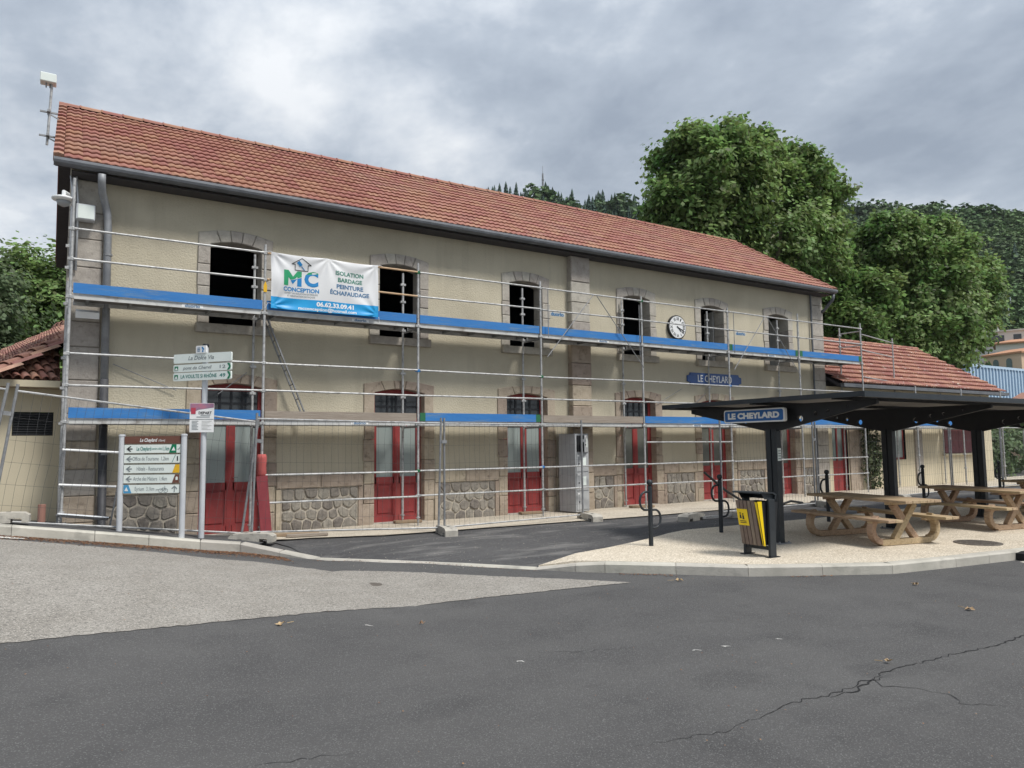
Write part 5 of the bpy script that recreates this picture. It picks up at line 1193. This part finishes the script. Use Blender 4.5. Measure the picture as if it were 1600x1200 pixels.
mb = MB(); mb.add([(11.6, 5.02, -.128), (12.95, 4.92, -.128), (12.8, 4.62, -.128), (11.4, 4.74, -.128)], [(0,1,2,3)]); obj('apron', mb, m_kerb, di)

def ribbon(pts, w, name, parent=None, z=.0035, m=m_crack, seed=1):
    r = random.Random(seed); P = []
    for a, b in zip(pts, pts[1:]):
        n = max(2, int(math.dist(a, b)/.05))
        for k in range(n): t = k/n; P.append(Vector((a[0]+(b[0]-a[0])*t+r.uniform(-.016, .016), a[1]+(b[1]-a[1])*t+r.uniform(-.022, .022))))
    P.append(Vector(pts[-1])); mb = MB(); v = []
    for i, p in enumerate(P):
        d = (P[min(i+1, len(P)-1)]-P[max(0, i-1)]).normalized(); n_ = Vector((-d.y, d.x)); t = i/(len(P)-1); ww = w*(.25+.75*math.sin(PI*min(1, max(0, t))))*r.uniform(.35, 1.5)/2
        for s in (-1, 1): q = p+n_*ww*s; v.append((q.x, q.y, h_road(q.x, q.y)+z))
    mb.add(v, [(2*i, 2*i+1, 2*i+3, 2*i+2) for i in range(len(P)-1)]); return obj(name, mb, m, parent)
road = bpy.data.objects['road']
ribbon([(2.85, 3.28), (3.5, 3.14), (3.94, 3.2), (4.3, 3.22), (4.56, 3.18), (4.99, 3.22), (5.46, 3.26), (6.12, 3.22), (6.8, 3.15), (7.4, 3.17), (9, 3.0), (12, 2.9)], .011, 'crack', road, seed=3)
ribbon([(4.5, 3.17), (4.75, 3.13), (4.95, 3.18), (5.2, 3.20)], .014, 'crack', road, seed=4)
ribbon([(5.1, 3.22), (5.0, 3.08), (5.15, 2.95), (5.2, 2.75), (5.1, 2.6), (5.3, 2.4)], .008, 'crack', road, seed=5)
ribbon([(-.05, 4.05), (.1, 3.98), (.05, 3.9), (.2, 3.82), (.25, 3.7)], .008, 'crack', road, seed=6)
ribbon([(.9, 4.2), (1.2, 4.12), (1.5, 4.05)], .005, 'crack', road, seed=7); ribbon([(3.4, 5.2), (3.8, 4.95), (4.2, 4.8)], .004, 'crack', road, seed=8)
for k_, (x_, y_) in enumerate(((3.15, 5.0), (4.55, 4.45), (4.85, 4.4), (5.4, 4.3), (2.5, 6.6))): ribbon([(x_, y_), (x_+.03, y_+.02), (x_+.06, y_-.03)], .014, 'paint_scuff', road, seed=20+k_, m=m_roadwhite)
def leaf(x, y, s, a, label):
    z = h_road(x, y)+.006; mb = MB(); n = 10; v = [(x, y, z+.012)]
    for k in range(n):
        t = 2*PI*k/n+a; r = s*.8*(1.0 if k % 2 == 0 else .45)*rnd.uniform(.8, 1.1); v.append((x+r*math.cos(t), y+r*math.sin(t)*.8, z+rnd.uniform(0, .04)))
    mb.add(v, [(0, 1+k, 1+(k+1) % n) for k in range(n)]); mb.tube((x+s*math.cos(a), y+s*math.sin(a)*.8, z+.01), (x+s*2*math.cos(a), y+s*2*math.sin(a), z+.008), .003, 4)
    tag(obj('fallen_leaf', mb, m_dryleaf, base=(x, y, z)), label, 'leaf', 'dry leaves fallen on the road')
leaf(1.77, 6.83, .07, .3, 'dry curled leaf on the dark road below the worn patch'); leaf(7.92, 3.91, .075, 1.2, 'largest dry leaf on the road at the right'); leaf(5.54, 3.36, .05, 2, 'dry leaf beside the long road crack')
leaf(6.68, 6.74, .075, 2.6, 'dry leaf by the tip of the worn patch near the kerb'); leaf(8.75, 4.92, .06, .9, 'dry leaf on the road below the picnic tables'); leaf(3.02, 6.5, .03, .5, 'tiny pale leaf fragment on the road near the worn patch')
# rusty needles and leaf scraps in the gutters
lm = MB(); rl = random.Random(11)
def scraps(n, ctr, spread, sz=(.006, .022)):
    for _ in range(n):
        t = rl.random(); i = min(int(t*(len(ctr)-1)), len(ctr)-2); u = t*(len(ctr)-1)-i; x = ctr[i][0]+(ctr[i+1][0]-ctr[i][0])*u; y = ctr[i][1]+(ctr[i+1][1]-ctr[i][1])*u-abs(rl.gauss(0, spread))
        s = rl.uniform(*sz); a = rl.uniform(0, 6.3); z = h_road(x, y)+.009; c, d = math.cos(a)*s, math.sin(a)*s
        lm.add([(x-c, y-d, z), (x+d*.5, y-c*.5, z+.004), (x+c, y+d, z+.002), (x-d*.5, y+c*.5, z+.007)], [(0,1,2,3)])
scraps(5200, [(-1.5, 12.2), (-.5, 12.18), (.5, 12.16), (1.2, 12.10), (1.9, 12.0), (2.45, 11.83), (3.0, 11.35)], .22); scraps(90, [(6.35, 7.6), (6.9, 7.08)], .07); scraps(40, [(8.0, 6.15), (8.5, 5.85)], .05); scraps(250, [(3.3, 11.0), (5.6, 8.4)], .06, (.004, .012))
for _ in range(500):
    x, y = rl.uniform(-2, 14), rl.uniform(2, 12); s = rl.uniform(.003, .008); z = h_road(x, y)+.012; lm.add([(x-s, y, z), (x, y-s, z), (x+s, y, z), (x, y+s, z+.003)], [(0,1,2,3)])
tag(obj('leaf_litter', lm, m_litter, fix=False), kind='stuff')
gm = MB()                                                      # pale grit on tarmac
for _ in range(700):
    x, y = rl.uniform(3.5, 13), rl.uniform(8.8, 12.4); s = rl.uniform(.002, .008); z = h_road(x, y)+.010; gm.add([(x-s, y, z), (x, y-s, z), (x+s, y, z), (x, y+s, z), (x, y, z+s)], [(0,1,4),(1,2,4),(2,3,4),(3,0,4)])
tag(obj('loose_gravel', gm, m_mortar, fix=False), kind='stuff')
for i, (x, y, a) in enumerate(((-1.05, 11.98, 0), (-.62, 11.92, .1), (-1.5, 11.75, .1))):
    mb = MB(); mb.add([(x+.30*math.cos(t), y+.10*math.sin(t), h_road(x+.30*math.cos(t), y+.10*math.sin(t))+.012) for t in [2*PI*k/16 for k in range(16)]], [tuple(range(16))]); obj('road_marking', mb, m_roadwhite, road)
def plank(x0, y0, x1, y1, z, w, label, m=m_plank):
    mb = MB(); mb.beam((x0, y0, z+.03), (x1, y1, z+.03), w, .05); tag(bevel(obj('plank', mb, m, base=((x0+x1)/2, (y0+y1)/2, z)), .006), label, 'plank')
plank(3.3, 13.25, 4.05, 13.05, .02, .16, 'weathered plank lying on the pavement right of the red board'); plank(3.45, 12.98, 4.15, 12.86, .02, .10, 'narrow broken plank in front of the weathered plank by the red board', m_oldboard)
plank(5.9, 14.0, 6.45, 13.9, .02, .22, 'wooden sole board under the scaffold pole at the second door'); plank(8.95, 13.98, 9.5, 13.9, .02, .2, 'wooden sole board under the scaffold pole at the third door'); plank(12.0, 13.7, 12.6, 13.55, .02, .2, 'wooden sole board before the fourth door')
cp = MB(); cp.lathe((-.18, 13.9, .45), [(.055, 0), (.055, .28), (.045, .28)], 14); tag(obj('clay_pipe', cp, m_terrapipe, base=(-.18, 13.9, .45)), 'short broken clay pipe upright at the left station corner', 'pipe')
mb = MB(); mb.path([(13.0, 12.2, .9), (13.6, 12.1, .45), (14.1, 11.9, .12), (15, 11.7, .05), (15.6, 11.8, .12), (16.2, 11.9, .04)], .03, 7); tag(obj('black_hose', mb, m_cable, base=(14, 12, 0)), 'black hose drooping to the ground behind the litter bin', 'hose')

# ------------------------------------------------------------------ foliage
def crown_mesh(lobes, n, size, seed, clump=.52, per=26, inner=.25, droop=.35):
    """leaf-sized rhombs gathered in clumps through ellipsoid lobes [(cx,cy,cz, rx,ry,rz, weight)]"""
    r = np.random.default_rng(seed); nc = n//per; L = np.array(lobes, float); w = L[:, 6]/L[:, 6].sum()
    idx = r.choice(len(L), nc, p=w); dirs = r.normal(size=(nc, 3)); dirs /= np.linalg.norm(dirs, axis=1)[:, None]
    rad_ = np.where(r.random(nc) < inner*.7, r.uniform(.35, .8, nc), r.uniform(.70, .97, nc))
    bump = 1+.20*np.sin(dirs[:, 0]*5+idx*1.7)*np.sin(dirs[:, 1]*6+idx)+.10*np.sin(dirs[:, 2]*9+dirs[:, 0]*7)
    ctr = L[idx, :3]+dirs*L[idx, 3:6]*(rad_*bump)[:, None]
    keep = np.ones(nc, bool)
    c = np.repeat(ctr[keep], per, axis=0); d = np.repeat(dirs[keep], per, axis=0); m_ = len(c)
    pos = c+r.normal(size=(m_, 3))*clump*np.array([.55, .55, .38])
    nor = d*.8+np.array([0, 0, .65])+r.normal(size=(m_, 3))*.42; nor /= np.linalg.norm(nor, axis=1)[:, None]
    a = np.cross(nor, r.normal(size=(m_, 3))); a /= np.linalg.norm(a, axis=1)[:, None]; b = np.cross(nor, a)
    s = size*r.uniform(.6, 1.25, m_)[:, None]
    V = np.stack([pos-a*s*.5, pos+b*s*.36-nor*s*.05, pos+a*s*.55-nor*s*droop*.3, pos-b*s*.36-nor*s*.05], 1).reshape(-1, 3)
    Fc = np.arange(m_*4).reshape(-1, 4)
    return V, Fc
def with_shoots(lobes, n, seed, rise_=.9):
    r = random.Random(seed); out = list(lobes)
    for _ in range(n):
        l = r.choice(lobes[:]); a = r.uniform(0, 6.28); e = r.uniform(.15, 1.35); k = r.uniform(.90, 1.08)
        x, y, z = l[0]+l[3]*k*math.cos(a)*math.cos(e), l[1]+l[4]*k*math.sin(a)*math.cos(e), l[2]+l[5]*k*math.sin(e)
        s_ = r.uniform(.28, .7); out.append((x, y, z, s_, s_, s_*r.uniform(.9, 1.5)*rise_, l[6]*.04+.035))
    return out
def np_mesh(name, V, Fc, m, parent=None, base=None, org=None):
    org = np.array(org if org is not None else (ORG[parent.name] if parent is not None else (0, 0, 0)))
    me = bpy.data.meshes.new(name); k = Fc.shape[1]
    me.vertices.add(len(V)); me.vertices.foreach_set('co', (V-org).astype('f').ravel()); me.loops.add(Fc.size); me.loops.foreach_set('vertex_index', Fc.ravel().astype('i'))
    me.polygons.add(len(Fc)); me.polygons.foreach_set('loop_start', (np.arange(len(Fc))*k).astype('i')); me.update(calc_edges=True); me.materials.append(m)
    o = link(name, me, parent); ORG[o.name] = Vector(org); return o
def tree(name, label, x, y, zb, lobes, n, size, seed, m, trunk_r=.35, fork=4.0, **kw):
    t = thing(name, label, 'tree', (x, y, zb))
    mb = MB(); mb.path([(x, y, zb), (x+.05, y, zb+fork*.5), (x-.05, y, zb+fork), (x, y, zb+fork*1.6)], [trunk_r*1.25, trunk_r, trunk_r*.85, trunk_r*.5], 10); obj('trunk', mb, m_bark, t, smooth=True)
    for l in lobes:
        p0 = Vector((x, y, zb+fork)); p1 = Vector(l[:3])+Vector((0, 0, l[5]*.5)); mid_ = p0.lerp(p1, .5)+Vector((0, 0, -.4)); mb = MB(); mb.path([p0, mid_, p1], [trunk_r*.5, trunk_r*.3, .05], 6); obj('limb', mb, m_bark, t)
    V, Fc = crown_mesh(with_shoots(lobes, int(n/620), seed) if n > 50000 else lobes, n, size, seed, **kw); np_mesh('crown', V, Fc, m, t); return t
tree('plane_tree', 'tallest plane tree with broad domed crown behind the station roof', 33, 26.5, 0, [(29.4, 26.5, 14.9, 3.3, 3.3, 3.3, 3), (31.6, 26.5, 16.6, 2.3, 2.2, 2.2, 1.5), (36.0, 26.5, 16.4, 1.5, 1.9, 2.3, 1.1), (38.6, 26.5, 15.4, 1.5, 1.8, 2.3, 1.0), (27.1, 26.5, 13.5, 1.9, 1.9, 1.9, 1.2), (33.7, 26.5, 12.7, 4.1, 4.1, 4.1, 3), (38.4, 26.5, 13.0, 1.8, 1.9, 1.9, 1), (28.8, 26.5, 12.0, 2.9, 2.7, 2.7, 1.5), (37.4, 26.5, 10.7, 2.3, 2.3, 2.3, 1)], 90000, .30, 21, m_leaf, .5, 5)
tree('plane_tree', 'wide rounded plane tree right of the tallest one behind the annex roof', 46.5, 25.5, 0, [(44.6, 25.5, 13.1, 2.5, 2.5, 2.5, 1.5), (49.7, 25.5, 13.5, 2.6, 2.6, 2.6, 1.5), (47.6, 25.5, 10.1, 4.1, 4.1, 4.1, 3), (54.3, 25.5, 11.8, 2.2, 2.2, 2.2, 1.2), (41.1, 25.5, 9.3, 2.1, 2.2, 2.2, 1.1), (49.3, 25.5, 7.5, 2.6, 2.6, 2.6, 1), (44.3, 25.5, 7.4, 3.0, 3.0, 3.0, 1.2), (39.0, 25.5, 7.6, 2.2, 2.2, 2.4, 1), (52.4, 25.5, 9.4, 2.4, 2.4, 2.2, 1)], 82000, .30, 22, m_leaf, .5, 3)
tree('pine_tree', 'dark bushy pine left of the station behind the outbuilding roof', -3.6, 34, 0, [(-3.6, 34, 6.2, 2.6, 2.4, 4.2, 2), (-2.6, 33.5, 4.0, 2.2, 2, 3, 1), (-4.6, 34, 8.4, 1.7, 1.7, 2.0, .8)], 32000, .21, 23, m_leaf2, .3, 2)
tree('broadleaf_tree', 'lighter green leafy tree between the dark pine and the station gable', -.4, 38, 0, [(-.2, 38, 7.2, 2.4, 2.4, 3.7, 2), (-1.0, 37.5, 4.8, 2.3, 2, 3, 1.2), (.9, 38, 8.2, 1.7, 1.7, 2.2, 1), (-1.6, 38, 9.0, 1.2, 1.4, 1.6, .5)], 32000, .23, 24, m_leaf, .3, 2)
cl = thing('climbing_plant', 'tall thin leafy climber against the annex wall beside the last red door', 'climber', (22.6, 13.9, 0))
V, Fc = crown_mesh([(22.55, 13.9, 1.35, .42, .14, 1.3, 1), (22.9, 13.9, 1.0, .3, .12, .95, .5), (22.4, 13.9, 2.3, .4, .15, .4, .4)], 2600, .09, 31, clump=.1, per=6); np_mesh('foliage', V, Fc, m_leaf3, cl)
mb = MB(); mb.path([(22.6, 14.0, 0), (22.55, 14.02, 1), (22.6, 14.02, 2.2)], .03, 6); obj('stem', mb, m_bark, cl)
hg = thing('far_hedge', 'dark shrubs past the far end of the annex at the right edge', 'shrub', (36, 15, 0))
V, Fc = crown_mesh([(34.6, 16.5, 1.3, 2.2, 1.4, 1.5, 1), (38, 17, 1.5, 2.5, 1.5, 1.7, 1), (42, 18, 1.6, 3, 1.5, 1.9, 1), (47, 18, 1.8, 4, 1.5, 2.1, 1.2)], 9000, .22, 32, clump=.3); np_mesh('foliage', V, Fc, m_leaf2, hg)
fence_panel((31.0, 13.0), (34.4, 13.2), -.02, -.02, 'mesh fence panel past the annex corner before the dark shrubs', h=1.9)
fence_panel((34.5, 13.2), (38, 13.3), -.02, -.02, 'farthest mesh fence panel at the right edge', h=1.9)

# ------------------------------------------------------------------ wooded hills
def az_of(px): return _a-math.atan((px-800)/1129.56)
RP = [(-500, 430), (0, 430), (150, 410), (400, 372), (700, 352), (800, 345), (900, 354), (1010, 366), (1150, 370), (1330, 374), (1450, 377), (1600, 386), (1800, 405), (2200, 420)]
RD = [(-500, 420), (400, 300), (800, 270), (1010, 270), (1330, 330), (1600, 350), (2200, 420)]
def interp(T, x):
    return float(np.interp(x, [t[0] for t in T], [t[1] for t in T]))
def hill_z(px, d):
    D = interp(RD, px); dy = interp(RP, px); az = _a-math.atan((px-800)/1129.56)
    pitch_pix = 600+1129.56*math.tan(_p)-dy-(px-800)*math.sin(_r)*0
    top = EYE+D*pitch_pix/math.hypot(1129.56, px-800)*1.0
    t = min(1.25, max(0, (d-75)/(D-75))); s = t*t*(3-2*t) if t < 1 else 1-.35*(t-1)
    s = float(np.interp(t, [0, .31, .42, .7, .88, 1], [0, .13, .22, .64, .96, 1])) if t < 1 else s
    return -1.0+top*s+1.8*math.sin(d*.05+px*.01)*min(1, t*4)*(1-min(1, t))
mb = MB(); pxs = list(range(-500, 2201, 60)); ds = [75+12*i for i in range(34)]
for px in pxs:
    for d in ds: a = az_of(px); mb.v.append((d*math.cos(a), d*math.sin(a), hill_z(px, d)))
nD = len(ds); mb.f = [(i*nD+j, (i+1)*nD+j, (i+1)*nD+j+1, i*nD+j+1) for i in range(len(pxs)-1) for j in range(nD-1)]
tag(obj('hills', mb, m_hill, smooth=True), kind='structure')
rg = np.random.default_rng(5)
def blob_template(seed, n=300):
    V, Fc = crown_mesh([(0, 0, .5, .42, .42, .5, 2), (.15, .1, .72, .28, .28, .28, 1), (-.18, -.05, .65, .26, .28, .28, 1)], n, .135, seed, clump=.05, per=4, inner=.08); return V
def con_template(seed):
    r = np.random.default_rng(seed); V = []
    for k in range(13):
        z0 = .08+k*.07; rr = .27*(1-k/14.5)
        for q in range(7):
            a = 2*PI*q/7+r.uniform(-.3, .3); rq = rr*r.uniform(.75, 1.15)
            V += [(0, 0, z0+.12), (rq*math.cos(a-.4), rq*math.sin(a-.4), z0), (rq*1.1*math.cos(a), rq*1.1*math.sin(a), z0-.03), (rq*math.cos(a+.4), rq*math.sin(a+.4), z0)]
    return np.array(V)
BT = [blob_template(s) for s in (1, 2, 3, 4)]; CT = [con_template(s) for s in (1, 2, 3)]
VB, VC = [], []
clear = [(1590, 105, 45), (1560, 150, 45), (1600, 165, 40)]
for _ in range(3300):
    px = rg.uniform(735, 1050) if rg.random() < .2 else rg.uniform(1290, 1690); D = interp(RD, px); d = 95+(D-85)*math.sqrt(rg.random())*1.04
    if px < 1100 and d < D-75: continue
    if px > 1530 and d < 150 and not (px < 1545 and d > 120): continue
    if px > 1540 and 150 < d < 200 and rg.random() < .75: continue
    a = az_of(px); z = hill_z(px, d); ridge = d > D-35; con = rg.random() < (.75 if (px < 1050 and d > D-80) else .0 if ridge else .015)
    rot = rg.uniform(0, 6.28); c, s = math.cos(rot), math.sin(rot)
    if con: T = CT[rg.integers(3)]; hgt = rg.uniform(7, 13); sc_ = np.array([hgt*.8, hgt*.8, hgt])
    else: T = BT[rg.integers(4)]; hgt = rg.uniform(5, 9.5)*(1.0 if not ridge else rg.choice([.8, 1.0, 1.45])); sc_ = np.array([hgt*1.05, hgt*1.05, hgt])
    P = T*sc_; P = np.stack([P[:, 0]*c-P[:, 1]*s, P[:, 0]*s+P[:, 1]*c, P[:, 2]], 1)+np.array([d*math.cos(a), d*math.sin(a), z-.6])
    (VC if con else VB).append(P)
for _ in range(90):                                             # the conifer line on the left ridge
    px = rg.uniform(740, 1030); D = interp(RD, px)-rg.uniform(0, 25); a = az_of(px); hgt = rg.uniform(8, 14.5); T = CT[rg.integers(3)]
    VC.append(T*np.array([hgt*.75, hgt*.75, hgt])+np.array([D*math.cos(a), D*math.sin(a), hill_z(px, D)-.5]))
for nm, VV, m in (('hill_forest', VB, m_forest), ('hill_conifers', VC, m_conifer)):
    V = np.concatenate(VV); tag(np_mesh(nm, V, np.arange(len(V)).reshape(-1, 4), m), kind='stuff')
a = az_of(853); D = 285; zb = hill_z(853, 270); tm = thing('hilltop_mast', 'slim lattice radio mast on the wooded ridge above the roof', 'mast', (D*math.cos(a), D*math.sin(a), zb))
mb = MB(); bx_, by_ = D*math.cos(a), D*math.sin(a); Hm = 111-zb
for k in range(3):
    t = 2*PI*k/3; mb.tube((bx_+.8*math.cos(t), by_+.8*math.sin(t), zb), (bx_+.25*math.cos(t), by_+.25*math.sin(t), zb+Hm), .12, 5)
for j in range(9):
    for k in range(3):
        t, t2 = 2*PI*k/3, 2*PI*(k+1)/3; f0, f1 = j/9, (j+1)/9; r0, r1 = .8-.55*f0, .8-.55*f1; mb.tube((bx_+r0*math.cos(t), by_+r0*math.sin(t), zb+Hm*f0), (bx_+r1*math.cos(t2), by_+r1*math.sin(t2), zb+Hm*f1), .07, 4)
obj('lattice', mb, m_galv_d, tm); mb = MB(); mb.tube((bx_, by_, zb+Hm), (bx_, by_, zb+Hm+3), .08, 5); obj('aerial', mb, m_galv_d, tm)
mb = MB(); mb.lathe((bx_, by_, zb+Hm*.8), [(.7, 0), (.7, .25)], 8); mb.lathe((bx_, by_, zb+Hm*.9), [(.55, 0), (.55, .25)], 8); obj('platform', mb, m_galv_d, tm)

# ------------------------------------------------------------------ distant buildings on the right
bs = thing('blue_shed', 'long pale blue ribbed metal shed behind the annex roof', 'building', (80, 32, 0))
mb = MB(); mb.box(62.6, 110, 30, 45, -1, 7.6); obj('wall', mb, m_bluewall, bs)
mb = MB(); mb.box(62.5, 110.1, 29.9, 45.1, 7.6, 7.8); obj('roof_edge', mb, m_bluewall, bs)
for k in range(60): mb = MB(); x = 62.9+k*.55; mb.box(x, x+.10, 29.88, 29.999, -1, 7.6); obj('rib', mb, m_bluewall, bs)
def house(name, label, px, d, z0, w, dep, h, yaw, wallm, roofm, wins, rh=1.2, over=.5):
    a = az_of(px); c = Vector((d*math.cos(a), d*math.sin(a), z0)); t = thing(name, label, 'house', c)
    fd = Vector((math.sin(a+yaw), -math.cos(a+yaw), 0)); dd = Vector((math.cos(a+yaw), math.sin(a+yaw), 0)); Z = Vector((0, 0, 1))
    mb = MB(); mb.obox(c+dd*dep/2+Z*(h/2-2), fd*w/2, dd*dep/2, Z*(h/2+2)); obj('wall', mb, wallm, t)
    e = [c+fd*s*(w/2+over)+dd*(dep/2+k*(dep/2+over))+Z*h for s, k in ((-1, -1), (1, -1), (1, 1), (-1, 1))]; r0, r1 = c+fd*(-w/4)+dd*dep/2+Z*(h+rh), c+fd*(w/4)+dd*dep/2+Z*(h+rh)
    mb = MB(); mb.add([*e, r0, r1, *[q-Z*.25 for q in e]], [(0,1,5,4),(1,2,5),(2,3,4,5),(3,0,4),(9,8,7,6),(0,6,7,1),(1,7,8,2),(2,8,9,3),(3,9,6,0)]); obj('roof', mb, roofm, t)
    for (u, z, ww, hh, arch, wm) in wins:
        pts = [(u-ww/2, z), (u+ww/2, z)]+([(u+ww/2*math.cos(k*PI/6), z+hh-ww/2+ww/2*math.sin(k*PI/6)) for k in range(7)] if arch else [(u+ww/2, z+hh), (u-ww/2, z+hh)])
        mb = MB(); mb.extrude([c+fd*p+Z*q-dd*.06 for p, q in pts], dd*.03); wo_ = obj('window', mb, wm, t)
        if not arch:
            mb = MB(); mb.obox(c+fd*u+Z*(z-.06)-dd*.08, fd*(ww/2+.1), dd*.06, Z*.05); obj('sill', mb, m_whitewall, wo_)
    return t
m_rt = mat('far_tile', (0.40, 0.20, 0.11), (0.46, 0.25, 0.15), .8, .9); m_gs = mat('grey_green_shutter', (.13, .17, .16), None, rough=.6)
house('peach_house', 'peach house with arched shutters and low tile roof above the blue shed', 1571, 128, 7.6, 5.6, 6.5, 6.6, rad(-36), m_pinkwall, m_rt, [(-1.0, 4.1, .85, 1.7, True, m_gs), (1.0, 4.1, .85, 1.7, True, m_gs), (-1.0, 1.2, 1.1, 1.4, False, m_dkglass), (1.0, 1.2, 1.1, 1.4, False, m_dkglass)], .8, .3)
house('white_house', 'white terraced house with dark balcony windows behind the peach house', 1566, 160, 16.4, 9, 8, 5.2, rad(-5), m_whitewall, m_whitewall, [(-1, 2.6, 4.0, 1.7, False, m_dkglass), (3, 2.8, 1.2, 1.5, False, m_dkglass)], .25, .3)
house('white_house', 'small white house highest on the hillside above the terraced house', 1545, 188, 23.2, 5, 6, 3.2, rad(-5), m_whitewall, m_rt, [(-1.3, 1.1, 1.3, 1.4, False, m_dkglass), (1.2, 1.1, 1.2, 1.4, False, m_dkglass)], .5, .3)
house('white_house', 'partly hidden white house at the right edge beside the terraced house', 1612, 150, 13.6, 9, 8, 4.6, rad(0), m_whitewall, m_rt, [(-2.4, 1.6, 1.6, 1.6, False, m_dkglass)], .9)
house('tiled_cottage', 'cottage corner with dark red tiled eave at the right edge before the blue shed', 1622, 56, -.5, 3.4, 6, 4.2, rad(0), m_pinkwall, m_tile_old, [(-.9, 1.5, .7, 1.6, False, m_dkglass)], 1.0, .4)
for nm, px, d in (('utility_pole', 1586, 205), ('utility_pole', 1590, 214)):
    a = az_of(px); z = hill_z(px, d); mb = MB(); mb.tube((d*math.cos(a), d*math.sin(a), z), (d*math.cos(a), d*math.sin(a), z+8.5), .13, 6, .09); o = obj(nm, mb, m_alu, base=(d*math.cos(a), d*math.sin(a), z)); tag(o, 'left one of two thin pale poles on the hillside' if px == 1586 else 'right one of two thin pale poles on the hillside', 'pole', 'poles on the hillside')
hm_ = bpy.data.materials.new('haze_air'); hm_.use_nodes = True; ht = hm_.node_tree; ht.nodes.clear()
hv_ = ht.nodes.new('ShaderNodeVolumePrincipled'); hv_.inputs['Color'].default_value = (.86, .91, .97, 1); hv_.inputs['Density'].default_value = 0.00010
ho_ = ht.nodes.new('ShaderNodeOutputMaterial'); ht.links.new(hv_.outputs[0], ho_.inputs['Volume'])
mb = MB(); mb.box(-710, 710, -710, 710, -7, 150); tag(obj('haze', mb, hm_), kind='stuff')
S.cycles.max_bounces = 7; S.cycles.diffuse_bounces = 4; S.cycles.use_adaptive_sampling = True; S.cycles.use_denoising = True
